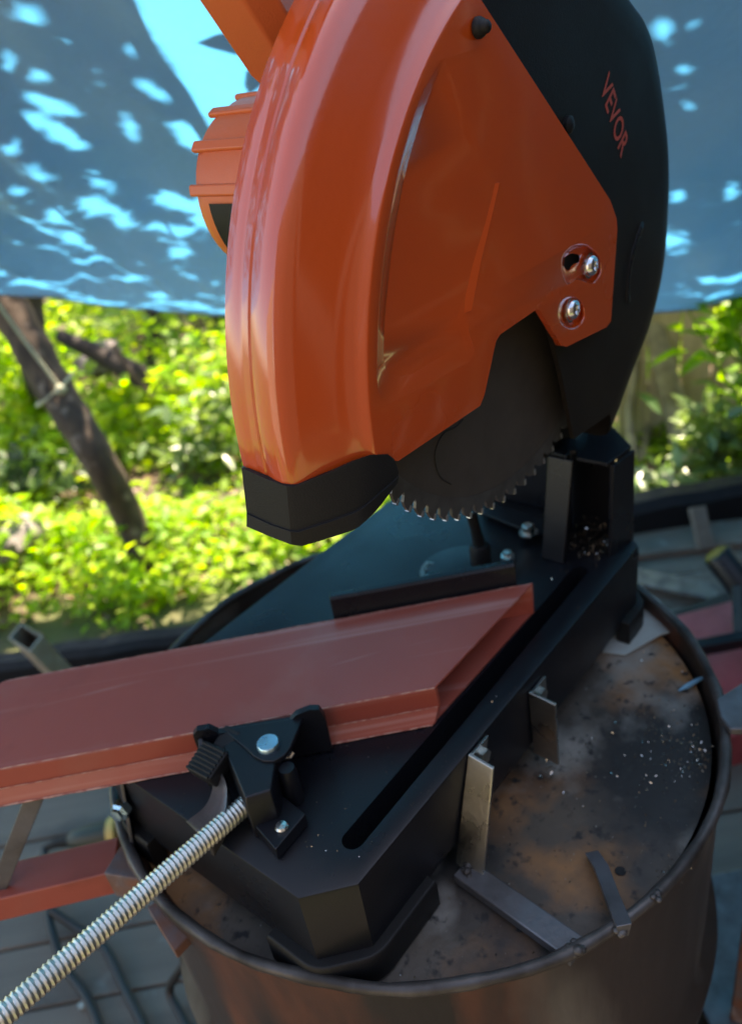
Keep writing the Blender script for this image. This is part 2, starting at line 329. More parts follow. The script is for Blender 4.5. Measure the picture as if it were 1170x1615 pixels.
# bolt hole in the plate: a flat disc, the shade inside put in as near-black
h = Z(978, 1374, ZP+.001); build('bolt_hole_disc', MB().lathe(h, UP, [(.0001, .0004), (.0042, .0006), (.0045, .0001)], 16), 'slit', drum)
# chalky painted patch plate under the rear foot
pp = [Z(x, y, ZP+.002) for x, y in ((950, 1030), (1010, 925), (1040, 950), (1078, 992), (1040, 1003), (985, 1035))]
build('patch_plate', MB().prism(pp, (0, 0, .002)), 'white_rust', drum)
def weld_at(parent, p, r=.007):
    mb = MB()
    for i in range(9):
        q = np.array(p)+np.array([random.uniform(-.8, .8)*r, random.uniform(-.8, .8)*r, random.uniform(-.6, -.1)*r]); rr_ = r*random.uniform(.35, .75)
        mb.lathe(q, UP, [(.0001, -rr_*.6), (rr_*.8, -rr_*.35), (rr_, 0), (rr_*.75, rr_*.5), (.0001, rr_*.7)], 10)
    return build('weld_bead', mb, 'bead', parent, smooth=60)
# flat bar from the strap to the rim, bent bar standing by the rim
a0, a1 = Z(728, 1372, ZP+.007), Z(912, 1503, ZP+.012)
build('tie_bar', MB().bar(a0, a1, .021, .010), 'bar', drum, bevel=.0015); weld_at(drum, Z(738, 1372, ZP+.014), .006)
q = [Z(932, 1345, ZP+.006), Z(948, 1375, ZP+.008), Z(962, 1415, ZP+.010), Z(984, 1470, ZR+.003)]
mb = MB(); hh = [.003, .010, .012, .012]
mb.loft([[p+UP*hh[i]*.7+E1*.006, p+UP*hh[i]*.7-E1*.006, p-UP*hh[i]*.5-E1*.004, p-UP*hh[i]*.5+E1*.004] for i, p in enumerate(q)]); build('bent_bar', mb, 'bar', drum, bevel=.001)
weld_at(drum, Z(905, 1490, ZR+.004), .006); weld_at(drum, Z(978, 1462, ZR+.004), .005); weld_at(drum, Z(1036, 1412, ZR+.005), .004)
lg = [Z(x, y, ZR+.004) for x, y in ((1128, 1112), (1178, 1080), (1230, 1110), (1200, 1160), (1150, 1160), (1135, 1142))]
build('rim_lug', MB().prism(lg, (0, 0, .008)), 'bar', drum, bevel=.002)
# angle straps that hold the saw: one leg on the saw base, one leg standing out
def strap(px, lbl=None):
    (tl, tr_, bl, br) = px
    TL = V(*tl, -.001); TR = U(*tr_, TL[0]); BL = V(*bl, -.001); BR = U(*br, BL[0])
    d = np.array([.0028, 0, 0]); mb = MB(); mb.loft([[TL, TR, TR+d, TL+d], [BL, BR, BR+d, BL+d]])
    l2 = np.array([.026, 0, 0]); e = np.array([0, -.003, 0])
    mb.loft([[TL+d+UP*-.001, TL+l2+UP*-.001, TL+l2+e, TL+d+e], [BL+d, BL+l2, BL+l2+e, BL+d+e]])
    s_ = build('hold_down_strap', mb, 'zinc', drum, bevel=.0006)
    bc = TL+np.array([.014, -.002, -.013]); build('strap_bolt', MB().lathe(bc, (0, -1, 0), [(.0075, 0), (.0075, .005), (.006, .0055), (.0001, .0058)], 6, cap=True), 'zinc', s_).location = (0, 0, 0)
    bc = BL+np.array([.012, -.012, .006]); build('strap_bolt', MB().lathe(bc, UP, [(.006, -.006), (.006, .004), (.0045, .005), (.0001, .0055)], 6, cap=True), 'zinc', s_).location = (0, 0, 0)
strap(((738, 1190), (777, 1213), (718, 1362), (761, 1387)))
strap(((833, 1092), (875, 1112), (841, 1188), (880, 1207)))
# outrigger arm: red tube on a rusty angle bracket
ARMZ = -.135
A_ = Z(192, 1362, ARMZ); B_ = A_ + (Z(0, 1408, ARMZ)-A_)*2.2
arm = build('outrigger_arm', MB().bar(A_, B_, .040, .030), 'primer', drum, bevel=.002)
build('arm_socket', MB().bar(A_+(A_-B_)*.0+np.array([0, 0, -.001]), Z(246, 1372, ARMZ), .044, .034), 'rust', drum, bevel=.0015)
build('arm_bracket', MB().prism([Z(x, y, ZR-.03) for x, y in ((232, 1430), (262, 1412), (305, 1468), (275, 1500))], (0, 0, -.012)), 'rust', drum, bevel=.0015)
build('arm_bracket', MB().prism([Z(x, y, ZR-.045) for x, y in ((235, 1350), (262, 1375), (300, 1450), (262, 1430), (232, 1400))], (0, 0, -.010)), 'rust', drum, bevel=.0015)
f0 = Z(60, 1245, -.002); f1 = Z(-4, 1405, ARMZ+.012)
build('support_flat', MB().bar(f0+(f0-f1)*.04, f1, .015, .005, up=E2), 'bar', drum, bevel=.0008)
# front-left strap with a blue zinc bolt
p0 = Z(196, 1232, -.02); p1 = Z(212, 1345, -.108)
build('hold_down_strap', MB().bar(p0+UP*.01, p1, .024, .003, up=(-.8, .5, 0)), 'bar', drum, bevel=.0006)
build('strap_bolt', MB().lathe(Z(196, 1272, -.04), (-.85, -.3, .1), [(.009, 0), (.009, .007), (.006, .009), (.006, .012), (.0001, .0125)], 6, cap=True), 'bluezinc', drum)
# filings and chips on the plate
mb = MB(); mc = MB(); mf = MB()
def chip(mb_, p, s_):
    a = rng.normal(size=3); a /= np.linalg.norm(a); b_ = nrm(np.cross(a, rng.normal(size=3))); p = np.array(p)
    mb_.add([p-a*s_, p+b_*s_*.5, p+a*s_, p-b_*s_*.5+UP*s_*.3], [(0, 1, 2), (0, 2, 3)])
for i in range(1500):
    a = rng.uniform(0, 6.28); r = .285*math.sqrt(rng.uniform()); x, y = DC[0]+r*math.cos(a), DC[1]+r*math.sin(a)
    if i % 3 == 0: c = Z(1100, 1190, ZP); x, y = c[0]+rng.normal()*.03, c[1]+rng.normal()*.03
    if (x-DC[0])**2+(y-DC[1])**2 > .284**2 or (0 < x < .5 and y > 0): continue
    chip(mc if i % 2 else mf, (x, y, ZP+.0022), rng.uniform(.0006, .0017))
for x, y, n_, sp in ((1105, 1190, 60, .007), (865, 1215, 40, .006), (1060, 1372, 30, .006), (1020, 1150, 20, .02)):
    c = Z(x, y, ZP+.003)
    for i in range(n_): chip(mc if i % 3 == 0 else mf, c+rng.normal(size=3)*np.array([sp, sp, .0006]), rng.uniform(.0008, .002))
tag(build('bright_chips', mc, 'chip', drum, smooth=0), kind='stuff'); tag(build('dull_chips', mf, 'filing', drum, smooth=0), kind='stuff')
p, q = Z(1070, 1089, ZP+.005), Z(1112, 1066, ZP+.006)
o = build('blue_scrap', MB().tube([p, p+(q-p)*.3, p+(q-p)*.75, q], [.001, .0026, .0024, .001], 8), 'debris'); tag(o, 'small twisted blue scrap lying on the rusty drum plate', 'scrap')
o = build('pale_scrap', MB().tube([q-UP*.001, q+(q-p)*.12, q+(q-p)*.28], [.003, .0035, .001], 8), 'chip'); tag(o, 'tiny bright metal curl beside the blue scrap on the drum plate', 'scrap')

# ================================================================ THE SAW
saw = thing('chop_saw', 'orange and black metal-cutting chop saw standing on the drum', 'saw', (.235, .15, ZP))
def P3(l, v): return [(a, v, b_) for a, b_ in l]
# --- base
outl = [(-.0315, .0285), (0, 0), (.470, 0), (.500, .03), (.500, .278), (.470, .308), (.015, .308), (-.0315, .262)]
sl_ = []
for t in np.linspace(-90, 90, 9): sl_.append((.402+.0085*math.cos(R_(t)), .0335+.0085*math.sin(R_(t))))
for t in np.linspace(90, 270, 9): sl_.append((.026+.0085*math.cos(R_(t)), .0265+.0085*math.sin(R_(t))))
base = MB(); o3 = [(a, b_, 0) for a, b_ in outl]; s3 = [(a, b_, 0) for a, b_ in sl_]
def inset(l, d):
    l = [np.array(p) for p in l]; n_ = len(l); out = []
    for i in range(n_):
        a, b_, c = l[i-1], l[i], l[(i+1) % n_]; d1 = nrm(b_-a); d2 = nrm(c-b_); n1 = np.array([-d1[1], d1[0]]); n2 = np.array([-d2[1], d2[0]]); m_ = nrm(n1+n2); out.append(b_+m_*d/max(.3, m_.dot(n1)))
    return out
ri = inset(outl, .0025)
base.poly([[(a, b_, 0) for a, b_ in ri], s3])
lo = [[(*p, 0) for p in ri], [(*p, -.0007) for p in inset(outl, .0008)], [(*p, -.0025) for p in outl], [(*p, -.08) for p in inset(outl, .001)]]
base.loft(lo, cap0=False, cap1=False)
base.loft([s3, [(a, b_, -.03) for a, b_ in sl_]], cap0=False, cap1=False)
bo = build('base', base, 'black', saw, smooth=28)
build('slot_well', MB().box((.214, .03, -.035), (.215, .014, .004)), 'slit', saw)
def foot(path):
    out = []
    o1 = []; o2 = []
    path = [np.array(p) for p in path]; rp_ = [path[0]]
    for i in range(1, len(path)-1):
        a, b_, c = path[i-1], path[i], path[i+1]
        for t in (0, .25, .5, .75, 1):
            q0 = b_+nrm(a-b_)*.009; q1 = b_+nrm(c-b_)*.009; rp_.append(q0*(1-t)**2+b_*2*t*(1-t)+q1*t*t)
    path = rp_+[path[-1]]; n_ = len(path)
    for i in range(n_):
        d1 = nrm(path[i]-path[i-1]) if i else nrm(path[1]-path[0]); d2 = nrm(path[i+1]-path[i]) if i < n_-1 else d1
        nn = nrm(np.array([d1[1], -d1[0]])+np.array([d2[1], -d2[0]])); o1.append(path[i]+nn*.0085); o2.append(path[i]-nn*.006)
    loops = []
    for i in range(n_):
        p, q_ = o1[i], o2[i]; m_ = p+(q_-p)*.12
        loops.append([(*m_, -.0745), (*p, -.0775), (*p, -.103), (*(p+(q_-p)*.15), -.1068), (*q_, -.1068), (*q_, -.0745)])
    return build('foot', MB().loft(loops), 'black_rub', saw, smooth=50, bevel=.0012)
foot([(-.0315, .075), (-.0315, .0285), (0, 0), (.07, 0)]); foot([(.43, 0), (.470, 0), (.500, .03), (.5, .08)])
foot([(.5, .23), (.500, .278), (.470, .308), (.42, .308)]); foot([(.05, .308), (.015, .308), (-.0315, .262), (-.0315, .225)])
# --- riser
rs = build('riser', MB().loft([[(.405, .054, 0), (.405, .079, 0), (.475, .083, 0), (.475, .079, 0), (.415, .075, 0), (.412, .054, 0)], [(.429, .053, .110), (.429, .080, .110), (.475, .083, .110), (.475, .079, .110), (.434, .076, .110), (.434, .053, .110)]]), 'black', saw, bevel=.0008)
mb = MB().loft([[(.437, .016, 0), (.478, .009, 0), (.479, .013, 0), (.437, .020, 0)], [(.436, .013, .1095), (.474, .008, .1095), (.475, .012, .1095), (.436, .017, .1095)]])
build('riser_cheek', mb, 'black', rs, bevel=.0008)
wall = MB()
for a, b_ in ((.017, .030), (.033, .083)): wall.box((.482, (a+b_)/2, .055), (.0015, (b_-a)/2, .055))
wall.box((.482, .0315, .02), (.0014, .004, .02)); wall.box((.482, .0315, .068), (.0014, .004, .008)); wall.box((.482, .0315, .104), (.0014, .004, .006))
build('riser_back', wall, 'black', rs)
build('side_plate', MB().loft([[(.494, .083, 0), (.494, .21, 0), (.4975, .21, 0), (.4975, .083, 0)], [(.494, .083, .13), (.494, .185, .13), (.4975, .185, .13), (.4975, .083, .13)]]), 'black', rs, bevel=.0008)
tp = [Z(x, y, .111) for x, y in ((858, 715), (893, 724), (898, 716), (908, 716), (909, 727), (957, 736), (995, 708), (955, 666))] + [(.53, .09, .111), (.47, .13, .111), (.445, .10, .111)]
build('riser_top', MB().prism(tp, (0, 0, .0035)), 'black', rs, bevel=.0006)
mf = MB(); mc = MB()
for i in range(420):
    t = rng.uniform(); p = np.array([.425+.05*t+rng.normal()*.006, .022+.045*rng.uniform(), .0015+rng.uniform()*.004+.012*t*t]); chip(mf if i % 5 else mc, p, rng.uniform(.0007, .0018))
tag(build('filings', mf, 'filing', rs, smooth=0), kind='stuff'); tag(build('bright_filings', mc, 'chip', rs, smooth=0), kind='stuff')
mf = MB(); mc = MB()
for i in range(520):
    x, y = (rng.uniform(-.02, .46), rng.uniform(.004, .30)) if i % 2 else (rng.uniform(0, .42), .03+rng.normal()*.022)
    if .015 < x < .415 and abs(y-.03) < .013 or y < .004: continue
    chip(mc if i % 4 == 0 else mf, (x, y, .0007), rng.uniform(.0004, .0011))
tag(build('filings', mf, 'filing', bo, smooth=0), kind='stuff').location = (0, 0, 0); tag(build('bright_filings', mc, 'chip', bo, smooth=0), kind='stuff').location = (0, 0, 0)
# stop plate, bolt and washer beside the riser
sp = [Z(x, y, .004) for x, y in ((752, 793), (762, 790), (880, 830), (850, 848), (765, 814))]
build('stop_plate', MB().prism(sp, (0, 0, .003)), 'black', saw, bevel=.0008)
c = Z(833, 840, .008); bl = build('stop_bolt', MB().lathe(c, UP, [(.0105, -.001), (.0105, .0012), (.007, .0016), (.0068, .009), (.0045, .0105), (.0040, .008), (.0001, .0078)], 6 * 4), 'zinc', saw)
# --- fence with scale and clamp lever
fa, fb = S(520, 946, .367), S(813, 892, .367); fa = np.array(fa); fb = np.array(fb); zt = .0565
fa[2] = 0; fb[2] = 0; d = nrm(fb-fa); back = -E2
prof2 = [(0, .001), (0, .034), (.0012, .036), (.0012, .054), (.003, zt), (.010, zt), (.010, .006), (.045, .006), (.045, .001)]
mb = MB().loft([[p+back*a+UP*h for a, h in prof2] for p in (fa, fb)]); fn = build('fence', mb, 'black', saw, bevel=.0006)
mid = (fa+fb)/2+back*.045
dc = Z(735, 905, .001); mb = MB().lathe(dc-UP*.001, UP, [(.0001, .004), (.050, .004), (.051, .0035), (.051, 0)], 64); scl = build('mitre_scale', mb, 'black', saw)
mb = MB()
for i in range(40):
    a = R_(95+i*3.2); mb.bar(dc+np.array([.049*math.cos(a), .049*math.sin(a), .0032]), dc+np.array([(.044 if i % 5 else .040)*math.cos(a), (.044 if i % 5 else .040)*math.sin(a), .0034]), .0011, .0006)
build('scale_marks', mb, 'zinc', scl)
hb = Z(757, 868, .018); lv = build('clamp_lever', MB().lathe(hb, UP, [(.0115, -.017), (.0115, .004), (.0095, .008), (.006, .0095), (.006, .006), (.0001, .006)], 24), 'black_rub', saw, smooth=40)
hp = Z(742, 806, .07); build('lever_arm', MB().tube([hb+UP*.006, hb+(hp-hb)*.5+UP*.004, hp], [.007, .0055, .0062], 12), 'black_rub', lv, smooth=60).location = (0, 0, 0)
build('fence_bolt', MB().lathe(Z(800, 876, .008), UP, [(.008, -.007), (.008, 0), (.005, .001), (.005, .005), (.0001, .0055)], 6, cap=True), 'zinc', saw)
# --- vise: jaw, swivel plate, pin, bracket, screw and quick-release lever
ja, jb = np.array([.012, .174, 0]), np.array([.0865, .0995, 0]); e1 = nrm(jb-ja); jl = np.linalg.norm(jb-ja)
def JP(t, z, off=0.): return ja+e1*t+E2*off+UP*z
front = [(0, .002), (0, .046), (.004, .050), (.014, .050), (.020, .043), (jl-.028, .041), (jl-.022, .047), (jl-.010, .050), (jl-.003, .048), (jl, .040), (jl, .002)]
jaw = build('vise_jaw', MB().prism([JP(t, z, 0) for t, z in front], E2*.006), 'black', saw, bevel=.0012)
build('jaw_wing', MB().prism([JP(.003, z, o_) for z, o_ in ((.003, .006), (.042, .006), (.038, .014), (.003, .022))], e1*.004), 'black', jaw, bevel=.0008).location = (0, 0, 0)
tpz = .043
trp = [Z(x, y, tpz) for x, y in ((352, 1150), (478, 1130), (468, 1155), (458, 1178), (447, 1192), (432, 1200), (415, 1200), (400, 1192), (388, 1180))]
sw = build('swivel_plate', MB().prism(trp, (0, 0, -.005)), 'black', saw, bevel=.001)
pc = Z(422, 1170, tpz+.004); build('pivot_pin', MB().lathe(pc, UP, [(.0092, -.006), (.0092, -.0012), (.0082, 0), (.0001, .0003)], 28), 'bluezinc', saw, smooth=40)
s0 = Z(455, 1222, .028); build('pivot_post', MB().lathe((s0[0], s0[1], 0), UP, [(.0075, 0.001), (.0075, .030), (.006, .036), (.0001, .036)], 20), 'black', saw)
build('cotter_pin', MB().tube([Z(440, 1197, .034), Z(458, 1193, .034), Z(462, 1186, .036)], .0022, 8), 'zinc', saw)
ft = [Z(x, y, .0005) for x, y in ((398, 1308), (440, 1357), (487, 1300), (440, 1262))]
br = build('vise_bracket', MB().prism(ft, (0, 0, .012)), 'black', saw, bevel=.0012)
up_ = [(.016, .146), (-.013, .090), (.004, .078), (.034, .100), (.044, .118), (.036, .140)]
build('nut_housing', MB().loft([[(a, b_, .001) for a, b_ in up_], [(a, b_, .034) for a, b_ in up_], [(a*.9+.002, b_*.94+.007, .041) for a, b_ in up_]]), 'black', br, bevel=.0015).location = (0, 0, 0)
build('bracket_bolt', MB().lathe(Z(445, 1306, .013), UP, [(.0052, -.002), (.0052, .002), (.004, .0035), (.0001, .004)], 18), 'zinc', saw)
# screw
ra, rb = np.array([.012, .108, .0135]), np.array([-.30, .108, .0405]); dr = nrm(rb-ra); L_ = np.linalg.norm(rb-ra); pit = .0036; kk = 22
x_ = nrm(np.cross(dr, UP)); y_ = np.cross(x_, dr); loops = []; nseg = int(L_/pit*5)
for i in range(nseg+1):
    h = L_*i/nseg; lp = []
    for j in range(kk):
        a = 2*math.pi*j/kk; ph = (h/pit - j/kk) % 1; tri = abs(2*ph-1); r = .0068+.0013*tri; lp.append(ra+dr*h+r*(x_*math.cos(a)+y_*math.sin(a)))
    loops.append(lp)
build('vise_screw', MB().loft(loops), 'thread', saw, smooth=30)
# quick-release lever: ridged thumb pad on a curved half-nut arm
pc = np.array([.002, .147, .034]); ax1 = nrm(np.array([.80, .05, 0.28])); ax2 = nrm(np.cross(UP, ax1)); ax3 = np.cross(ax1, ax2)
th = build('thumb_lever', MB().box(pc+ax3*-.002, (.013, .0135, .008), (ax1, ax2, ax3)).box(pc+ax1*.02-ax3*.006, (.012, .009, .006), (ax1, ax2, ax3)), 'black_rub', saw, bevel=.0025)
mb = MB()
for i in range(7): mb.tube([pc+ax3*.0062+ax1*(-.0115+i*.0036)+ax2*.0118, pc+ax3*.0068+ax1*(-.0115+i*.0036), pc+ax3*.0062+ax1*(-.0115+i*.0036)-ax2*.0118], .0013, 6)
build('thumb_ridges', mb, 'black_rub', th).location = (0, 0, 0)
rgt = cat_rom([Z(345, 1212, .030), Z(357, 1245, .026), Z(352, 1290, .022), Z(330, 1332, .016)]); lft = cat_rom([Z(333, 1212, .026), Z(338, 1243, .018), Z(326, 1273, .011), Z(296, 1298, .006)])
mb = MB(); mb.loft([lft, rgt, [p-UP*.012 for p in rgt]], closed=False, cap0=False, cap1=False)
build('half_nut', mb, 'bar', saw, solid=.0035, smooth=40)

# --- head: orange front guard, lathe-like rings around GC in the u-z plane
GC = np.array([.333, .295])
def gp(r, a, v): return np.array([GC[0]+r*math.cos(a), v, GC[1]+r*math.sin(a)])
def ang(p): return math.atan2(p[2]-GC[1], p[0]-GC[0]) % (2*math.pi)
_lp, _lq = V(962, 316, 0)[[0, 2]], V(765, 10, 0)[[0, 2]]; _ld = nrm(_lq-_lp)
def aTop(r):
    w_ = _lp-GC; b_ = w_.dot(_ld); t = -b_+math.sqrt(max(0, b_*b_-w_.dot(w_)+r*r)); q_ = _lp+_ld*t; return math.atan2(q_[1]-GC[1], q_[0]-GC[0])
rows = [(.15, .067, 738), (.270, .067, 738), (.2885, .0655, 738), (.2925, .0625, 738), (.2932, .058, 740), (.2928, .0515, 742), (.2923, .0500, 743), (.2926, .0485, 744), (.2928, .0440, 746), (.2920, .0430, 747), (.2926, .0418, 748), (.2935, .036, 754), (.2935, .030, 759), (.2915, .0255, 763), (.287, .0222, 765), (.281, .0195, 762), (.262, .0105, 741), (.2515, .0058, 724), (.2488, .0036, 718), (.2472, .0014, 716), (.2462, .0005, 714), (.2454, 0.0001, 714), (.2446, 0., 714)]
eA = {}
rim_end = [(385, 738, .06), (460, 767, .025), (520, 745, .012), (580, 720, .0045), (605, 716, .001)]
es = sorted([(v, ang(V(x, y, v))) for x, y, v in rim_end]); ev = [e[0] for e in es]; ea = [e[1] for e in es]
gd = MB(); loops = []
for r, v, _ in rows:
    a1 = float(np.interp(v, ev, ea)); aT = aTop(max(r, .2446)); loops.append([gp(r, aT+(a1-aT)*t, v) for t in np.linspace(0, 1, 90)])
gd.loft(loops, closed=False, cap0=False, cap1=False)
arc = loops[-1]                                   # inner edge of the bevel, on the flat face (v = 0)
def F(l, v=0.): return [V(x, y, v) for x, y in l]
edge = F([(628, 727), (757, 640), (764, 622), (782, 538), (789, 527), (843, 490), (851, 489), (885, 545), (893, 547), (956, 516), (963, 506), (973, 362), (972, 345), (962, 316), (860, 157), (800, 64)])
face = [p for p in arc] + edge
po = [(693, 96), (661, 152), (629, 262), (607, 382), (596, 500), (593, 608), (604, 644), (700, 594), (752, 566), (736, 514), (757, 462), (790, 300), (778, 276), (735, 180), (703, 92)]
pi = [(688, 132), (670, 182), (647, 268), (627, 385), (616, 500), (614, 585), (648, 596), (704, 560), (735, 540), (721, 505), (742, 455), (773, 302), (764, 287), (728, 196), (692, 128)]
def smo(l, it=1):
    l = [np.array(p, float) for p in l]
    for _ in range(it): l = [q for i in range(len(l)) for q in (l[i]*.8+l[(i+1) % len(l)]*.2, l[i]*.2+l[(i+1) % len(l)]*.8)]
    return l
po, pi = smo(po), smo(pi)
k1o = smo([(884, 425), (885, 402), (902, 385), (925, 384), (946, 404), (949, 430), (936, 449), (919, 444), (908, 440), (893, 452)], 2)
def shr(l, f_): c = np.mean(l, axis=0); return [c+(p-c)*f_ for p in l]
k1i = shr(k1o, .84); k1h = smo([(887, 420), (889, 406), (901, 399), (914, 402), (913, 414), (902, 417), (896, 428)], 1)
k2o = [np.array([900+22*math.cos(t), 493+27*math.sin(t)]) for t in np.linspace(0, 2*math.pi, 20, endpoint=False)]; k2i = shr(k2o, .72)
gd.poly([face, F(po), F(k1o), F(k2o)])
DEP = .0045
_ua, _ub = V(610, 500, 0)[0], V(775, 300, 0)[0]
def FD(l): return [np.array([p[0], DEP*max(0, 1-1.0*(p[0]-_ua)/(_ub-_ua)), p[2]]) for p in F(l)]
_fi = FD(pi); _pm = F(shr(po, .985)); _pn = F(shr(pi, 1.01))
gd.loft([F(po), [np.array([p[0], q_[1]*.08, p[2]]) for p, q_ in zip(_pm, _fi)], [np.array([p[0], q_[1]*.92, p[2]]) for p, q_ in zip(_pn, _fi)], _fi], cap0=False, cap1=False); gd.poly([FD(pi)])
gd.loft([F(k1o), F(shr(k1o, .96), .0006), F(k1i, .005)], cap0=False, cap1=False); gd.poly([F(k1i, .005), F(k1h, .005)])
gd.loft([F(k2o), F(shr(k2o, .93), .0006), F(k2i, .005)], cap0=False, cap1=False); gd.poly([F(k2i, .005)])
sk = [gd_ for gd_ in edge]+[l[0] for l in reversed(loops[12:])]                        # folded edge of the cover
gd.loft([sk, [p+np.array([0, .0045, 0]) for p in sk]], closed=False, cap0=False, cap1=False)
gl = loops
build('front_guard', gd, 'orange', saw, smooth=32)
# rib on the panel
mb = MB(); rb_ = F([(782, 288), (769, 345), (752, 415), (738, 490)], .0008)
mb.loft([[p+np.array([-.007, .001, 0]), p+np.array([.001, -.0020, .0]), p+np.array([.005, .001, 0])] for p in rb_]); build('panel_rib', mb, 'orange', saw, smooth=60)
# bumper, bolts
build('bumper', MB().lathe(V(752, 44, -.001), (0, -1, 0), [(.0056, 0), (.0056, .0022), (.0046, .0042), (.0037, .0046), (.0034, .007), (.0022, .0082), (.0001, .0086)], 20), 'black_rub', saw, smooth=60)
def dome(px, v, r=.0085):
    c = V(*px, v); o = build('guard_bolt', MB().lathe(c, (0, -1, 0), [(r*1.15, 0), (r*1.15, .0012), (r*.98, .0014), (r*.95, .003), (r*.75, .0052), (r*.45, .0062), (r*.42, .0045), (.0001, .0042)], 24), 'chrome', saw, smooth=40)
    return o
dome((928, 419), .003); dome((899, 488), .004, .0085)
# nose boot
def NP(x, y, v): return V(x, y, v)
top_ = [NP(383, 735, .0690), NP(381, 738, .060), NP(419, 755, .041), NP(452, 767, .026), NP(462, 768, .0235), NP(520, 745, .0105), NP(565, 724, .003), NP(585, 717, .0005), NP(612, 716, -.001), NP(622, 724, -.001), NP(629, 745, -.0012)]
midl = [NP(392, 805, .0690), NP(389, 808, .060), NP(428, 826, .041), NP(458, 836, .026), NP(470, 837, .0225), NP(522, 820, .0105), NP(560, 806, .003), NP(575, 797, .0005), NP(600, 775, -.001), NP(615, 763, -.001), NP(628, 750, -.0012)]
lipt = [p+np.array([-.0012, -.0012, 0]) for p in midl]
lo_ = [NP(392, 827, .0690), NP(389, 829, .060), NP(428, 846, .041), NP(460, 858, .026), NP(476, 860, .0225), NP(523, 846, .0105), NP(557, 835, .003), NP(567, 829, .0005), NP(590, 808, -.001), NP(603, 792, -.001), NP(627, 760, -.0012)]
lo_ = [p+np.array([-.0008, -.0008, 0]) for p in lo_]
def inw(l, d_): c_ = np.mean(l, axis=0); return [p+nrm(c_-p)*d_ for p in l]
b_t = inw(top_, .004)
bt = MB(); bt.loft([b_t, top_, midl, lipt, lo_, inw(lo_, .004)], closed=True, cap0=False, cap1=False); bt.poly([inw(lo_, .004)])
build('nose_boot', bt, 'black_rub', saw, smooth=32, bevel=.0010)
# --- black rear guard
BC = np.array([.3465, .3415])
bp_ = [(985, 0), (1010, 40), (1025, 100), (1038, 190), (1043, 260), (1042, 330), (1035, 420), (1015, 510), (985, 590), (965, 645), (948, 688)]
rim3 = cat_rom([V(x, y, .024) for x, y in reversed([(700, -230), (800, -190), (900, -110)] + bp_)], 8)
ctr = np.array([BC[0], .024, BC[1]])
def rs_(d_, v): return [np.array([*(p+nrm(ctr-p)*d_)]) * np.array([1, 0, 1]) + np.array([0, v, 0]) for p in rim3]
bk = MB(); prof3 = [(0, .066), (0, .030), (.0008, .024), (.004, .0175), (.010, .0135), (.022, .0105), (.034, .0095)]
lps = [rs_(d_, v) for d_, v in prof3]; bk.loft(lps, closed=False, cap0=False, cap1=False)
inner = lps[-1]
le = F([(700, -200), (700, 200), (800, 400), (862, 500), (885, 590), (905, 692)], .0095)
bk.poly([inner + le])
bk.loft([le, [p+np.array([0, .004, 0]) for p in le]], closed=False, cap0=False, cap1=False)
build('rear_guard', bk, 'guard_black', saw, smooth=40)
fw = F([(660, 600), (700, 660), (770, 670), (850, 700), (905, 688), (950, 660), (1000, 560), (1025, 400), (1030, 250), (1000, 60), (960, -40), (600, -60), (470, 100), (420, 300), (410, 500), (420, 600)], .066)
build('guard_inner_wall', MB().prism(fw, (0, .003, 0)), 'guard_black', saw)
mb = MB(); rl = F([(1010, 345), (992, 400), (984, 450), (986, 480)], .0125); mb.tube(cat_rom(rl), [.001]+[.0045]*17+[.001], 10); build('pressed_rib', mb, 'black', saw, smooth=80)
build('guard_rivet', MB().lathe(V(893, 197, .0095), (0, -1, 0), [(.006, 0), (.006, .003), (.004, .0045), (.0001, .005)], 16), 'black_rub', saw)
# print on the rear guard
cu = bpy.data.curves.new('lettering', 'FONT'); cu.body = 'VEVOR'; cu.size = 1; cu.offset = .014; cu.space_character = 1.04; to = bpy.data.objects.new('tmp', cu); COL.objects.link(to)
dg = bpy.context.evaluated_depsgraph_get(); tm = bpy.data.meshes.new_from_object(to.evaluated_get(dg)); bpy.data.objects.remove(to)
vs = np.array([v_.co[:] for v_ in tm.vertices]); vs[:, 0] -= vs[:, 0].min(); W_ = vs[:, 0].max(); Hc = vs[:, 1].max()
t0, t1 = V(946, 140, .0092), V(979, 250, .0092); ex = (t1-t0)/W_; ey = np.cross(nrm(t1-t0), np.array([0, 1., 0])); ey = ey if ey[0] > 0 else -ey
capH = np.linalg.norm(V(964, 196, .0092)-V(980, 190, .0092))
tb = MB(); tb.add([t0+ex*a+ey*b_/Hc*capH for a, b_, _ in vs], [tuple(p.vertices) for p in tm.polygons]); build('brand_lettering', tb, 'red_text', saw, smooth=0)
# --- blade
BL = np.array([.290, .367]); BR_ = .2105; BV = .0310; nt_ = 78; thk = .0013
lp = []; tips = []
for i in range(nt_):
    a0 = 2*math.pi*i/nt_; st = 2*math.pi/nt_
    for f_, r in ((0, 0), (.06, -.0075), (.16, -.0102), (.30, -.0085), (.42, -.004), (.66, -.0018), (.94, -.0002)):
        a = a0+st*f_; lp.append((BL[0]+(BR_+r)*math.cos(a), BV-thk, BL[1]+(BR_+r)*math.sin(a)))
    tips.append(a0)
ci = [(BL[0]+.193*math.cos(t), BV-thk, BL[1]+.193*math.sin(t)) for t in np.linspace(0, 2*math.pi, 160, endpoint=False)]
bd = MB(); bd.prism(lp, (0, 2*thk, 0), holes=[ci]); blade = build('blade', bd, 'blade_rim', saw, smooth=0)
cb = [(BL[0]+.1931*math.cos(t), BV-thk*.8, BL[1]+.1931*math.sin(t)) for t in np.linspace(0, 2*math.pi, 160, endpoint=False)]
o = build('blade_body', MB().prism(cb, (0, 1.6*thk, 0)), 'blade', blade, smooth=30); o.location = (0, 0, 0)
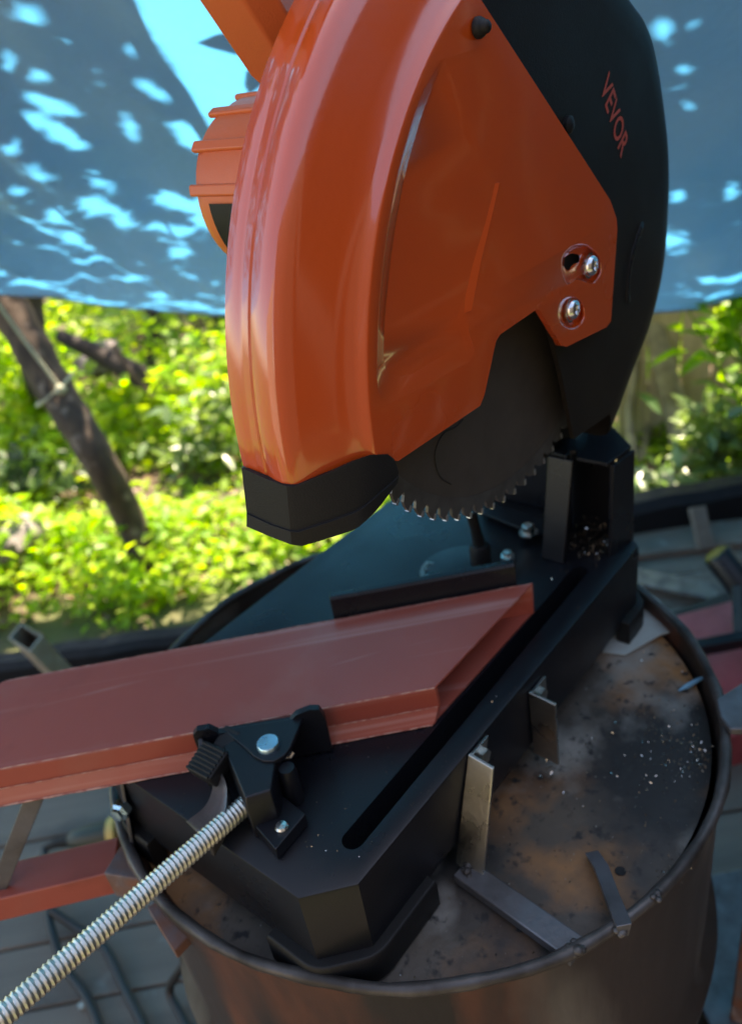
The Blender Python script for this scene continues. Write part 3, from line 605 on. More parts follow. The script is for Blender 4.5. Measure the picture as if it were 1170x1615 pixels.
for i, a0 in enumerate(tips):
    if not (math.pi*.9 < a0 < math.pi*2): continue
    c_ = np.array([BL[0]+(BR_-.002)*math.cos(a0-.004), BV, BL[1]+(BR_-.002)*math.sin(a0-.004)]); er = np.array([math.cos(a0), 0, math.sin(a0)]); et = np.array([-math.sin(a0), 0, math.cos(a0)])
    tip = build('carbide_tip', MB().box(c_+et*.0012, (.0024, .0013, .0017), (er, et, np.array([0, 1., 0]))), 'carbide', blade, smooth=0); tip.location = (0, 0, 0)
sq = cat_rom([V(x, y, BV-thk-.0001) for x, y in ((730, 662), (717, 674), (700, 683), (688, 705), (686, 728), (694, 752), (711, 764))], 6)
o = build('expansion_slit', MB().tube(sq, .0005, 6), 'slit', blade); o.location = (0, 0, 0)
# --- motor, gearbox arm, handle
MC = np.array([.222, .415]); MRr = .061
mt = build('motor', MB().lathe((MC[0]+.01, 0, MC[1]-.005), (0, 1, 0), [(.02, .069), (.058, .069), (.058, .13), (.05, .135)], 40, cap=True), 'guard_black', saw)
capm = MB(); loops = []
for r, v in ((.060, .118), (.0615, .122), (.0615, .190), (.058, .200), (.045, .206), (.001, .208)):
    loops.append([(MC[0]+r*math.cos(2*math.pi*j/48), v, MC[1]+r*math.sin(2*math.pi*j/48)) for j in range(48)])
capm.loft(loops, cap0=True, cap1=True); cp = build('motor_cap', capm, 'orange_plastic', saw, smooth=40)
for a in (170, 143, 116, 89):
    er = np.array([math.cos(R_(a)), 0, math.sin(R_(a))]); p = np.array([MC[0], 0, MC[1]])+er*.0615
    o = build('cap_rib', MB().bar(p+np.array([0, .112, 0]), p+np.array([0, .202, 0]),   .008, .0045, up=er), 'orange_plastic', cp, bevel=.0018); o.location = (0, 0, 0)
vp = [[(MC[0]+r*math.cos(R_(a)), v, MC[1]+r*math.sin(R_(a))) for a in np.linspace(178, 235, 14)] for r, v in ((.0605, .115), (.0632, .117), (.0632, .183), (.0605, .185))]
o = build('vent_panel', MB().loft(vp, closed=False, cap0=False, cap1=False), 'black_rub', cp, smooth=50); o.location = (0, 0, 0)
build('gearbox_arm', MB().loft([[(.43, .083, .105), (.50, .083, .105), (.50, .12, .105), (.43, .12, .105)], [(.38, .0695, .26), (.46, .0695, .26), (.46, .13, .26), (.38, .13, .26)], [(.22, .0695, .36), (.33, .0695, .44), (.33, .13, .44), (.22, .13, .36)]]), 'guard_black', saw, bevel=.004)
hA = [(.205, .455), (.165, .49), (.138, .53), (.085, .612)]; mb = MB()
hl = []
for (a, b_), w0 in zip(hA, (.026, .024, .026, .030)):
    nn = np.array([.82, .57])*w0; hl.append([(a, .092, b_), (a+nn[0]*.6, .084, b_+nn[1]*.6), (a+nn[0]*1.7, .098, b_+nn[1]*1.7), (a+nn[0]*1.7, .128, b_+nn[1]*1.7), (a, .124, b_)])
mb.loft(hl); hd = build('handle_arm', mb, 'orange_plastic', saw, smooth=30, bevel=.002)
o = build('grip', MB().tube([(.07, .108, .63), (.10, .108, .66), (.16, .108, .69), (.22, .108, .67)], [.018, .017, .017, .018], 16), 'black_rub', hd, smooth=60); o.location = (0, 0, 0)

# ================================================================ RED CHANNEL being cut
v0, v1 = .040, .396
def CP(su, z, v): return np.array([su-v, v, z])
ch = thing('steel_channel', 'red primed steel channel clamped on the saw table with a mitred end', 'channel', (.1, .2, .0))
t_ = .0022
outer = [(.189, .001), (.1985, .0145), (.1965, .0345), (.1985, .0365), (.3575, .0365), (.3595, .0345), (.3590, .001)]
inner_ = [(.3565, .001), (.3570, .0335), (.3563, .0343), (.2000, .0343), (.1993, .0335), (.2012, .0145), (.1945, .0035), (.3565, .0035)]
prof_o = outer; mb = MB()
sec = outer + [(.3560, .001), (.3562, .0332), (.3552, .0342), (.2010, .0342), (.2002, .0332), (.2022, .0140), (.1930, .001)]
ns = 24; loops = [[CP(a, h, v0+(v1-v0)*i/ns) for a, h in sec] for i in range(ns+1)]
mb.loft(loops, cap0=False, cap1=False)
for vv in (v0, v1): mb.poly([[CP(a, h, vv) for a, h in sec]])
web = build('channel_profile', mb, 'primer', ch, smooth=25, bevel=.0005)
build('channel_floor', MB().loft([[CP(.1975, .0025, v0+.001), CP(.3555, .0025, v0+.001), CP(.3555, .0008, v0+.001), CP(.1975, .0008, v0+.001)], [CP(.1975, .0025, v1-.001), CP(.3555, .0025, v1-.001), CP(.3555, .0008, v1-.001), CP(.1975, .0008, v1-.001)]]), 'primer', ch)
# worn bright edges: thin scraped bead along the folds and the cut
def edge_strip(a, h, r, name='worn_edge'):
    pts = []; rad = []
    for i in range(60):
        vv = v0+.0005+(v1-v0-.001)*i/59; pts.append(CP(a, h, vv)+rng.normal(size=3)*.0001); rad.append(r*rng.uniform(.5, 1.1))
    build(name, MB().tube(pts, rad, 6), 'primer_edge', ch, smooth=60)
edge_strip(.1967, .0362, .0007); edge_strip(.1884, .0012, .0009); edge_strip(.1975, .0143, .0005); edge_strip(.3592, .0360, .0005)

# ================================================================ LOOSE STEEL AND TOOLS ROUND THE DRUM
# tan square tube standing beyond the channel
zt_ = -.60; tq = [Z(x, y, zt_) for x, y in ((13, 1006), (33, 983), (68, 1003), (48, 1028))]; tcn = np.mean(tq, axis=0)
botc = Z(150, 1118, FL+.002); lean = (botc-tcn); mb = MB()
def ringq(f_, t): return [tcn+(p-tcn)*f_+lean*t for p in tq]
mb.loft([ringq(1, 1), ringq(1, 0), ringq(.86, 0), ringq(.86, .5)], cap0=True, cap1=True)
o = build('square_tube', mb, 'tan', smooth=20); tag(o, 'tan square steel tube post with an open top beyond the red channel', 'tube')
# right-hand scrap
def loose(name, mb, material, label, cat, **kw): return tag(build(name, mb, material, **kw), label, cat)
p, q = Z(1128, 872, FL+.30), Z(1260, 1040, FL+.05)
loose('black_pipe', MB().tube([p, p+(q-p)*.02, q], [.030, .036, .036], 24).tube([p-(q-p)*.002, p+(q-p)*.1], [.028, .028], 20), 'black', 'black steel pipe leaning down beside the drum', 'pipe', smooth=50)
loose('flat_bar', MB().bar(Z(980, 905, FL+.03), Z(1200, 950, FL+.03), .075, .012), 'bar', 'grey flat steel bar lying on the deck behind the drum', 'bar', bevel=.002)
loose('square_bar', MB().bar(Z(1020, 1000, FL+.06), Z(1215, 925, FL+.06), .045, .04), 'black', 'black square bar lying above the pinkish red sheet', 'bar', bevel=.003)
loose('square_bar', MB().bar(Z(1030, 1035, FL+.18), Z(1215, 1000, FL+.18), .030, .03), 'black', 'black square bar crossing over the pinkish red box', 'bar', bevel=.003)
loose('short_post', MB().bar(Z(1166, 925, FL+.24), Z(1170, 1010, FL+.16), .03, .03, up=(1, 0, 0)), 'black', 'short black post joining the square bars beside the drum', 'post', bevel=.003)
rp = [Z(x, y, FL+.10) for x, y in ((1010, 985), (1200, 935), (1300, 1120), (1080, 1180))]
loose('red_box', MB().prism(rp, (0, 0, -.10)), 'pinkred', 'pinkish red steel box on the deck behind the drum rim', 'box', bevel=.004)
loose('timber_strip', MB().bar(Z(640, 905, FL+.012), Z(1400, 812, FL+.012), .13, .022), 'deck', 'grey timber strip lying along the deck edge', 'plank', bevel=.002)
loose('timber_post', MB().bar(Z(1098, 800, FL+.12), Z(1112, 865, FL+.02), .045, .03, up=E2), 'deck', 'short grey stake leaning against the black edging beam', 'stake', bevel=.002)
p = Z(1175, 1400, FL+.55)
loose('rusty_bracket', MB().loft([[p+np.array([.0, 0, .06]), p+np.array([.08, -.02, .06]), p+np.array([.09, -.06, .05]), p+np.array([.01, -.05, .05])], [p+np.array([0, 0, -.56]), p+np.array([.08, -.02, -.56]), p+np.array([.09, -.06, -.56]), p+np.array([.01, -.05, -.56])]]), 'rust', 'rusty angle post standing beside the drum wall', 'post', bevel=.006)
p = Z(1140, 1540, FL+.25)
loose('grey_box', MB().box(p+np.array([.10, -.06, -.125]), (.16, .12, .125), (E1, E2, UP)).box(p+np.array([.10, -.06, .004]), (.165, .125, .004), (E1, E2, UP)), 'bar', 'grey lidded metal box on the deck beside the drum', 'box', bevel=.006)
# grinder on the deck at left
gr = Z(150, 1318, FL+.035); grd = thing('angle_grinder', 'olive and black angle grinder with a yellow collar lying on the deck', 'grinder', gr-UP*.04)
ad = nrm(E1+np.array([0, .0, .0]))
build('body', MB().lathe(gr, -ad, [(.0001, -.05), (.026, -.045), (.028, -.02), (.027, .01), (.024, .035), (.018, .055), (.012, .06), (.0001, .061)], 20), 'olive', grd, smooth=50)
build('collar', MB().lathe(gr+ad*.045, ad, [(.024, -.014), (.033, -.010), (.034, .006), (.028, .010), (.0001, .011)], 20), 'yellow', grd, smooth=40)
build('gear_head', MB().box(gr+ad*.10+UP*.004, (.04, .03, .03), (ad, E2, UP)), 'bar', grd, bevel=.01)
build('spindle', MB().tube([gr+ad*.10+UP*.03, gr+ad*.10+UP*.10], .006, 8), 'bar', grd)
build('cord_boot', MB().tube([gr-ad*.055, gr-ad*.085, gr-ad*.12-UP*.01], [.014, .011, .007], 10), 'black_rub', grd)
o = build('blue_fitting', MB().lathe(Z(137, 1348, FL+.02), E1, [(.016, -.02), (.016, .01), (.010, .014), (.010, .03), (.0001, .031)], 12, cap=True), 'debris'); tag(o, 'small blue fitting on the deck below the grinder', 'fitting')
# cables
def cable(pts, r, label): tag(build('power_cable', MB().tube(cat_rom(pts, 8), r, 8), 'cable', smooth=80), label, 'cable')
cable([gr-ad*.12-UP*.012, Z(75, 1395, FL+.02), Z(78, 1450, FL+.04), Z(100, 1520, FL+.02), Z(135, 1570, FL+.012), Z(165, 1640, FL+.012), Z(190, 1720, FL+.012)], .009, 'black power cable looping down from the grinder across the deck')
cable([Z(82, 1436, FL+.05), Z(120, 1462, FL+.03), Z(165, 1495, FL+.02), Z(195, 1555, FL+.012), Z(230, 1625, FL+.012), Z(260, 1700, FL+.012)], .009, 'thick black cable crossing the deck under the threaded screw')
cable([Z(310, 1470, FL+.16), Z(290, 1520, FL+.10), Z(268, 1560, FL+.03), Z(285, 1600, FL+.012), Z(315, 1660, FL+.012)], .008, 'black cable hanging beside the drum wall')
o = build('offcut', MB().bar(Z(125, 1590, FL+.006), Z(140, 1578, FL+.006), .012, .008), 'white_rust'); tag(o, 'small white offcut lying on the deck between cables', 'offcut')

# ================================================================ FOLIAGE HELPERS
def leaves(P, D, Nn, size, wid=.5):
    """P (n,3) bases, D directions, Nn rough normals; each leaf 6 verts folded along the midrib"""
    n_ = len(P); size = np.broadcast_to(size, (n_,))[:, None]
    D = D/np.linalg.norm(D, axis=1, keepdims=True); Sd = np.cross(D, Nn); Sd /= np.linalg.norm(Sd, axis=1, keepdims=True)+1e-9; Nn = np.cross(Sd, D)
    w_ = size*wid*.5; up = Nn*size*.10; dr_ = Nn*size*-.12
    v_ = np.stack([P, P+D*size*.38+Sd*w_+up, P+D*size*.45, P+D*size*.38-Sd*w_+up, P+D*size*.75+Sd*w_*.62+up*.6+dr_*.3, P+D*size*.75-Sd*w_*.62+up*.6+dr_*.3, P+D*size+dr_], 1).reshape(-1, 3)
    f_ = np.array([(0, 1, 2), (0, 2, 3), (1, 4, 6), (1, 6, 2), (2, 6, 3), (3, 6, 5)])
    return v_, (np.arange(n_)[:, None, None]*7+f_[None]).reshape(-1, 3)
def leafobj(name, sets, material, parent=None):
    vs = []; fs = []; o_ = 0
    for v_, f_ in sets: vs.append(v_); fs.append(f_+o_); o_ += len(v_)
    vs = np.concatenate(vs).astype(np.float32); fs = np.concatenate(fs).astype(np.int32)
    me = bpy.data.meshes.new(name); me.vertices.add(len(vs)); me.vertices.foreach_set('co', vs.ravel()); me.loops.add(fs.size); me.loops.foreach_set('vertex_index', fs.ravel())
    me.polygons.add(len(fs)); me.polygons.foreach_set('loop_start', np.arange(0, fs.size, 3, dtype=np.int32)); me.update(calc_edges=True)
    me.materials.append(M[material]); o = bpy.data.objects.new(name, me); COL.objects.link(o); place(o, parent); return o
def rdir(n_, flat=.5):
    d_ = rng.normal(size=(n_, 3)); d_[:, 2] *= flat; return d_/np.linalg.norm(d_, axis=1, keepdims=True)
def keepout(u_, v_): return ((u_-v_)*.70711 > .85) & ((u_+v_)*.70711 < 3.6)
UPS = lambda n_: np.tile([0, 0, 1.], (n_, 1))+rng.normal(size=(n_, 3))*.35
def fieldpts(n_, s0, s1, l0, l1):
    s = rng.uniform(s0, s1, n_); l = rng.uniform(l0, l1, n_); return s*.70711+l*.70711, s*.70711-l*.70711
# ground cover: clumpy low growth
def cover(n_, s0, s1, l0, l1, hmax, sz, seed, thr):
    u_, v_ = fieldpts(n_, s0, s1, l0, l1)
    nz = np.sin(u_*2.1+seed)*np.cos(v_*2.7-seed)+.6*np.sin(u_*5.3+v_*3.1+seed*2)+.4*np.cos(v_*7.7-u_*4.1)
    hgt = hmax*np.clip(.45+.35*nz, .05, 1)*rng.uniform(.15, 1, n_)**.7; hgt = np.where(keepout(u_, v_), hgt*.22, hgt); nz = np.where(keepout(u_, v_), nz-.7, nz); keep = rng.uniform(size=n_) < np.clip(.7+.5*nz-thr, .12, 1)
    u_, v_, hgt = u_[keep], v_[keep], hgt[keep]; P = np.stack([u_, v_, gz(u_, v_)+hgt], 1); m_ = len(P)
    return leaves(P, rdir(m_, .45), UPS(m_), rng.uniform(.6, 1.3, m_)*sz, .55)
tag(leafobj('ground_cover', [cover(9000, 2.02, 3.0, -2.6, 1.6, .16, .045, 1, .15), cover(15000, 2.4, 4.2, -3.5, 2.2, .36, .065, 4, .2), cover(15000, 3.6, 7.5, -5.5, 4, .55, .10, 2, .25)], 'leaf_sun'), 'bright sunlit leafy ground cover beyond the deck', 'ground cover', kind='stuff')
tag(leafobj('undergrowth', [cover(9000, 2.2, 4.5, -3.5, 2.2, .30, .07, 7, .2), cover(9000, 3.8, 8, -6, 4.5, .8, .12, 3, .25)], 'leaf_mid'), 'mid green undergrowth among the ground cover', 'undergrowth', kind='stuff')
u_, v_ = fieldpts(3500, 1.95, 5, -3.5, 3); P = np.stack([u_, v_, gz(u_, v_)+.012], 1)
tag(leafobj('leaf_litter', [leaves(P, rdir(3500, .1), UPS(3500), rng.uniform(.03, .08, 3500), .5)], 'leaf_dry'), 'brown dry leaf litter on the garden soil', 'leaf litter', kind='stuff')
# far wood closing the view
P = []; 
for i in range(14000):
    l = rng.uniform(-11, 11); s = rng.uniform(8.5, 11); P.append((s*.707+l*.707, s*.707-l*.707, FL-.3+rng.uniform(0, 1)**.8*3.2))
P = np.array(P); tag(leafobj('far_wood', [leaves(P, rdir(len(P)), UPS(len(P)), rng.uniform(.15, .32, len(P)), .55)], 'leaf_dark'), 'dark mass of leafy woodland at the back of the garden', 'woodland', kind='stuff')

def trunk_mesh(pts, rad, k=14):
    pts = cat_rom(pts, 7); n_ = len(pts); rr_ = np.interp(np.linspace(0, 1, n_), np.linspace(0, 1, len(rad)), rad)
    rr_ = [r*(1+.04*math.sin(i*1.9)+.03*math.sin(i*4.3)) for i, r in enumerate(rr_)]
    return MB().tube(pts, rr_, k)
def tree(name, label, pts, rad, crown_c, crown_r, n_leaf, lm, lsz, bark='bark', branches=5, group=None):
    pts = [np.array(p, float) for p in pts]; t = thing(name, label, 'tree', pts[0], group)
    build('trunk', trunk_mesh(pts, rad), bark, t, smooth=80)
    c = np.array(crown_c, float); cr = np.array(crown_r, float); sets = []
    for i in range(branches):
        e = c+rng.normal(size=3)*cr*.55; m_ = (pts[-1]+e)/2+rng.normal(size=3)*.12
        build('limb', MB().tube(cat_rom([pts[-2]*.3+pts[-1]*.7, m_, e], 5), np.linspace(rad[-1]*.8, .008, 11), 7), bark, t, smooth=80)
        k_ = n_leaf//branches; cc = e+rng.normal(size=(k_, 3))*cr*.38; sets.append(leaves(cc, rdir(k_), UPS(k_), rng.uniform(.7, 1.3, k_)*lsz, .5))
    leafobj('crown', sets, lm, t); return t
# ================================================================ TARP
edge_px = [(1.0, 2.36, -.035), (1.26, 2.14, -.14), (1.52, 1.88, -.24), (1.90, 1.36, -.36), tuple(S(1040, 492, 3.05)), tuple(S(1170, 470, 3.0))]
e_l = [(-.6, 3.95, .35), (.3, 3.05, .16)]; e_r = [(2.95, .05, -.42), (3.5, -.6, -.36)]
low = cat_rom(e_l+edge_px+e_r, 14); nb = 90; na = len(low)
def tarp_pt(i, b_):
    lo_p = low[i]; l = lo_p.dot(E1); top = -E2*-.25 + E1*l + UP*1.55
    if b_ <= 1: p = lo_p*(1-b_)+top*b_; sag = -.16*math.sin(math.pi*b_)
    else: p = top + E2*(b_-1)*3.0 - UP*(b_-1)*.35; sag = 0
    a = i/na*40; w1 = .007*abs(math.sin(a*2.2+b_*34+2*math.sin(a*.4)))+.005*math.sin(a*4.4+b_*50)+.022*math.sin(a*1.3+b_*9)+.014*math.sin(a*.7-b_*16+1)+.008*math.sin(a*3.1+b_*25)+.006*math.sin(a*5.3-b_*11)
    return p+UP*(sag+w1*min(1, b_*6+.25))+E2*w1*.5
mb = MB(); bs = np.linspace(0, .78, nb)
vs = [tarp_pt(i, b_) for i in range(na) for b_ in bs]; nB = len(bs)
mb.add(vs, [(i*nB+j, (i+1)*nB+j, (i+1)*nB+j+1, i*nB+j+1) for i in range(na-1) for j in range(nB-1)])
tp_o = thing('tarp', 'blue plastic tarp stretched as a lean-to roof, dappled with leaf shadows', 'tarp', tuple(low[na//2]))
sheet = build('sheet', mb, 'tarp', tp_o, smooth=180, weld=False)
build('hem', MB().tube([tarp_pt(i, 0) for i in range(na)], .006, 8), 'tarp', tp_o, smooth=80)
# where a pixel ray meets the tarp (used to hang the branches that shade it)
TV = np.array(vs).reshape(na, nB, 3)[:, :nb]; TP = TV.reshape(-1, 3)
Q = (TP-CAM) @ ROT; TPX = np.stack([CX+FPX*Q[:, 0]/Q[:, 2], CY+FPX*Q[:, 1]/Q[:, 2]], 1); TPX[Q[:, 2] < .1] = 1e6
_du = np.gradient(TV, axis=0); _db = np.gradient(TV, axis=1); TN = np.cross(_du, _db).reshape(-1, 3)
def on_tarp(x, y):
    i = np.argmin((TPX[:, 0]-x)**2+(TPX[:, 1]-y)**2); d_ = ray(x, y); n_ = TN[i]; k_ = d_.dot(n_)
    p = CAM+d_*((TP[i]-CAM).dot(n_)/k_) if abs(k_) > 1e-9 else TP[i]
    return p if np.linalg.norm(p-TP[i]) < .25 else TP[i]
# tree crown above the tarp (its shadows fall on the sheet)
tr1 = thing('shade_tree', 'leaning brown tree trunk with a rope tied round it in the sunlit garden', 'tree', Z(238, 905, FL-.12))
tb_ = [Z(245, 925, FL-.16), Z(205, 820, FL+.10), S(150, 715, 3.2), S(85, 610, 3.38), S(10, 480, 3.62), S(-120, 300, 4.1), S(-200, 120, 4.3)]
build('trunk', trunk_mesh(tb_, [.052, .056, .060, .064, .068, .064, .05], 18), 'bark', tr1, smooth=80)
sets = []; twigs = MB()
def clear(x, y):
    """sunny gaps in the branches"""
    if x < 400:
        side = (x-190)*(215)-(y)*(135)            # right of the long bough
        if side > 900 and y < 235: return True
        for cx_, cy_, rx, ry, rot in ((40, 18, 55, 22, 20), (100, 60, 22, 16, 0), (10, 95, 22, 34, 20), (60, 120, 26, 16, 0), (85, 205, 70, 17, 27), (80, 165, 55, 14, 20), (150, 130, 12, 26, 0), (200, 75, 32, 14, 35), (245, 145, 40, 15, 30), (300, 215, 40, 20, 30), (205, 200, 14, 30, -30), (70, 275, 30, 12, 25), (160, 285, 36, 13, 30), (280, 320, 50, 12, 15), (330, 335, 28, 28, 0), (150, 325, 24, 16, 0), (90, 340, 20, 14, 0), (285, 398, 16, 9, 0), (120, 375, 22, 8, 0), (20, 230, 20, 18, 20), (270, 360, 40, 9, 10), (190, 345, 14, 20, -20), (30, 300, 18, 9, 10)):
            c_, s__ = math.cos(R_(rot)), math.sin(R_(rot)); dx, dy = x-cx_, y-cy_
            if ((dx*c_+dy*s__)/rx)**2+((-dx*s__+dy*c_)/ry)**2 < 1: return True
        return False
    if x > 1000:
        for cx_, cy_, rx, ry in ((1040, 45, 26, 26), (1095, 30, 26, 20), (1055, 78, 18, 12), (1080, 110, 26, 10), (1050, 140, 14, 16), (1076, 134, 12, 10), (1152, 90, 12, 9), (1150, 300, 14, 9), (1055, 380, 26, 8), (1120, 120, 10, 8), (1070, 310, 10, 8), (1085, 165, 8, 8), (1105, 135, 9, 6)):
            if ((x-cx_)/rx)**2+((y-cy_)/ry)**2 < 1: return True
        return False
    return False
Pl = []; Dl = []; Nl = []; Sl = []
def shade(x, y, size):
    p = on_tarp(x, y); d_ = rng.uniform(1.5, 3.4); Pl.append(p+SUN*d_); dd = rng.normal(size=3); dd -= SUN*dd.dot(SUN)*.9; Dl.append(dd); Nl.append(SUN+rng.normal(size=3)*.25); Sl.append(size)
for x0, x1, y0, y1, st in ((-130, 410, -110, 500, 12), (960, 1330, -160, 510, 13)):
    for x in np.arange(x0, x1, st):
        for y in np.arange(y0, y1, st):
            xx, yy = x+rng.uniform(-st, st)*.6, y+rng.uniform(-st, st)*.6
            if clear(xx, yy): continue
            if not any(clear(xx+a*22, yy+b_*22) or clear(xx+a*12, yy+b_*12) for a, b_ in ((1, 0), (-1, 0), (0, 1), (0, -1), (.7, .7), (-.7, .7), (.7, -.7), (-.7, -.7))): shade(xx, yy, rng.uniform(.07, .12))
            
def ring(x, y): return any(clear(x+a*24, y+b_*24) for a, b_ in ((1, 0), (-1, 0), (0, 1), (0, -1), (.7, .7), (-.7, .7), (.7, -.7), (-.7, -.7)))
for x0, x1, y0, y1, st in ((-20, 400, -20, 470, 7), (1000, 1190, -20, 420, 7)):
    for x in np.arange(x0, x1, st):
        for y in np.arange(y0, y1, st):
            xx, yy = x+rng.uniform(-st, st)*.5, y+rng.uniform(-st, st)*.5
            if not clear(xx, yy) and ring(xx, yy): shade(xx, yy, rng.uniform(.026, .04))
Pl, Dl, Nl, Sl = map(np.array, (Pl, Dl, Nl, Sl))
v_, f_ = leaves(Pl-Dl/np.linalg.norm(Dl, axis=1, keepdims=True)*Sl[:, None]*.5, Dl, Nl, Sl, .8); sets.append((v_, f_))
# leaves shading the sheet behind the saw and overhead
us = np.array([on_tarp(x, y) for x, y in zip(rng.uniform(420, 960, 900), rng.uniform(-60, 480, 900))]); us = us+SUN*rng.uniform(.3, .9, (900, 1)); sets.append(leaves(us, rdir(900), UPS(900), rng.uniform(.05, .1, 900), .5))
ov = []
for i in range(na):
    l = low[i].dot(E1)
    if -2.2 < l < 2.6:
        for b_ in np.arange(.0, .78, .03):
            p = tarp_pt(i, b_); q_ = (p-CAM) @ ROT
            if q_[2] > .1 and -140 < CX+FPX*q_[0]/q_[2] < 1330 and -160 < CY+FPX*q_[1]/q_[2] < 520: continue
            ov.append(p)
ov = np.array(ov); ov = ov+SUN*rng.uniform(.3, 1.2, (len(ov), 1))+rng.normal(size=ov.shape)*.03; sets.append(leaves(ov, rdir(len(ov)), np.tile(SUN, (len(ov), 1))+rng.normal(size=ov.shape)*.4, rng.uniform(.10, .18, len(ov)), .6))
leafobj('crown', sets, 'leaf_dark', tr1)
# long bough and branchlets over the sheet
bgh = [on_tarp(x, y)+SUN*d_ for x, y, d_ in ((150, -80, .55), (190, 0, .52), (235, 85, .5), (285, 150, .5), (325, 215, .5), (345, 262, .5))]
build('bough', MB().tube(cat_rom(bgh, 6), np.linspace(.020, .012, 31), 8), 'bark', tr1, smooth=80)
for i in range(9):
    x, y = rng.uniform(-40, 340), rng.uniform(20, 440); a, b_ = on_tarp(x, y)+SUN*.5, on_tarp(x-rng.uniform(60, 160), y-rng.uniform(30, 120))+SUN*.75
    build('twig', MB().tube([a, (a+b_)/2+rng.normal(size=3)*.02, b_], [.003, .005, .008], 6), 'bark', tr1, smooth=80)
lb = [tb_[-1], bgh[0]+np.array([.1, .2, .35]), bgh[0]]; build('limb', MB().tube(cat_rom(lb, 8), np.linspace(.045, .02, 17), 9), 'bark', tr1, smooth=80)
# rope from the tarp to the trunk
tk = S(92, 612, 3.30); o = thing('rope', 'pale thin rope running from the tarp edge to a knot on the leaning trunk', 'rope', tk)
build('line', MB().tube([S(-60, 395, 3.26), S(0, 482, 3.27), S(45, 545, 3.285), S(95, 612, 3.27)], .0062, 8), 'rope', o, smooth=80)
rg = [np.array(tb_[3])+np.array([0, 0, -.01])+(.072*math.cos(t)*E1+.072*math.sin(t)*E2)+UP*(.04*math.cos(t)) for t in np.linspace(0, 2*math.pi, 25)]
build('loop', MB().tube(rg, .006, 8, cap=False), 'rope', o, smooth=80)
build('knot', MB().lathe(S(96, 614, 3.26), UP, [(.0001, -.02), (.016, -.012), (.02, 0), (.014, .012), (.0001, .02)], 12), 'rope', o, smooth=80)

# ================================================================ TREES, SHRUBS AND FENCE BEYOND
tree('tree', 'thick dark trunk standing upright behind the leaning trunk', [Z(75, 640, FL-.2), S(52, 560, 5.2), S(45, 470, 5.2), S(30, 350, 5.2), S(20, 200, 5.2)], [.08, .075, .07, .07, .06], S(40, 60, 6)+UP*2.2+np.array([1.6, 1.2, 0]), (.8, .8, .5), 700, 'leaf_dark', .13, 'bark_dark')
tree('tree', 'slim dark trunk against the woodland under the tarp edge', [Z(245, 585, FL-.3), S(243, 520, 7.5), S(238, 400, 7.5), S(235, 200, 7.5)], [.06, .055, .05, .04], S(235, 120, 7.6)+UP*2.2+np.array([2.2, 1.4, 0]), (.9, .9, .6), 700, 'leaf_mid', .13, 'bark_dark')
tree('tree', 'slim brown trunk half hidden behind the orange guard', [Z(356, 590, FL-.3), S(352, 530, 7), S(350, 450, 7), S(340, 250, 7)], [.07, .065, .06, .05], S(350, 150, 7)+UP*2.2+np.array([2.2, 1.4, 0]), (.9, .9, .6), 700, 'leaf_mid', .13, 'bark_dark')
tree('tree', 'leaning greenish trunk in front of the board fence', [Z(1085, 742, FL-.12), S(1068, 660, 3.62), S(1045, 570, 3.7), S(1020, 470, 3.9), S(1000, 340, 4.2)], [.052, .050, .045, .042, .04], S(1000, 100, 4.6)+UP*1.6+np.array([1.2, .6, 0]), (.6, .6, .4), 400, 'leaf_mid', .10, 'bark_pale')
tree('tree', 'thin forked sapling stem in front of the board fence', [Z(1000, 725, FL-.12), S(992, 660, 3.7), S(1000, 600, 3.75), S(1008, 540, 3.8)], [.022, .020, .017, .014], S(1010, 480, 4.0)+UP*.25, (.22, .22, .15), 120, 'leaf_sun', .08, 'bark_pale', branches=3)
tree('tree', 'thin bare sapling leaning against the board fence', [Z(1012, 730, FL-.12), S(1022, 665, 3.8), S(1035, 600, 3.85), S(1030, 520, 3.95)], [.018, .016, .014, .012], S(1035, 470, 4.1)+UP*.3, (.22, .22, .15), 120, 'leaf_sun', .08, 'bark_pale', branches=3)
# fallen dark bough, stones
o = thing('fallen_bough', 'dark fallen bough lying across the green undergrowth', 'bough', S(200, 600, 5.4))
build('stem', trunk_mesh([S(95, 530, 5.6), S(160, 560, 5.4), S(215, 590, 5.2), S(262, 622, 5.1)], [.035, .05, .06, .035], 12), 'bark_dark', o, smooth=80)
build('branch', MB().tube(cat_rom([S(180, 545, 5.1), S(205, 585, 5.0), S(240, 625, 4.9)], 5), [.014]*11, 8), 'bark', o, smooth=80)
def stone(px, z_, r, label):
    c = Z(*px, z_); mb = MB(); k_ = 14; loops = []
    for i in range(9):
        a = math.pi*(i+.02)/8.04-math.pi/2; loops.append([c+np.array([r*1.3*math.cos(a)*math.cos(2*math.pi*j/k_), r*math.cos(a)*math.sin(2*math.pi*j/k_), r*.7*math.sin(a)])*(1+.12*math.sin(j*1.7+i*2.1)+.08*math.sin(j*3.1-i)) for j in range(k_)])
    tag(build('stone', mb.loft(loops), 'stone', smooth=50), label, 'stone')
stone((18, 850), FL+.02, .11, 'grey stone half buried in the ground cover'); stone((165, 565), FL+.1, .13, 'pale stone beside the fallen bough')
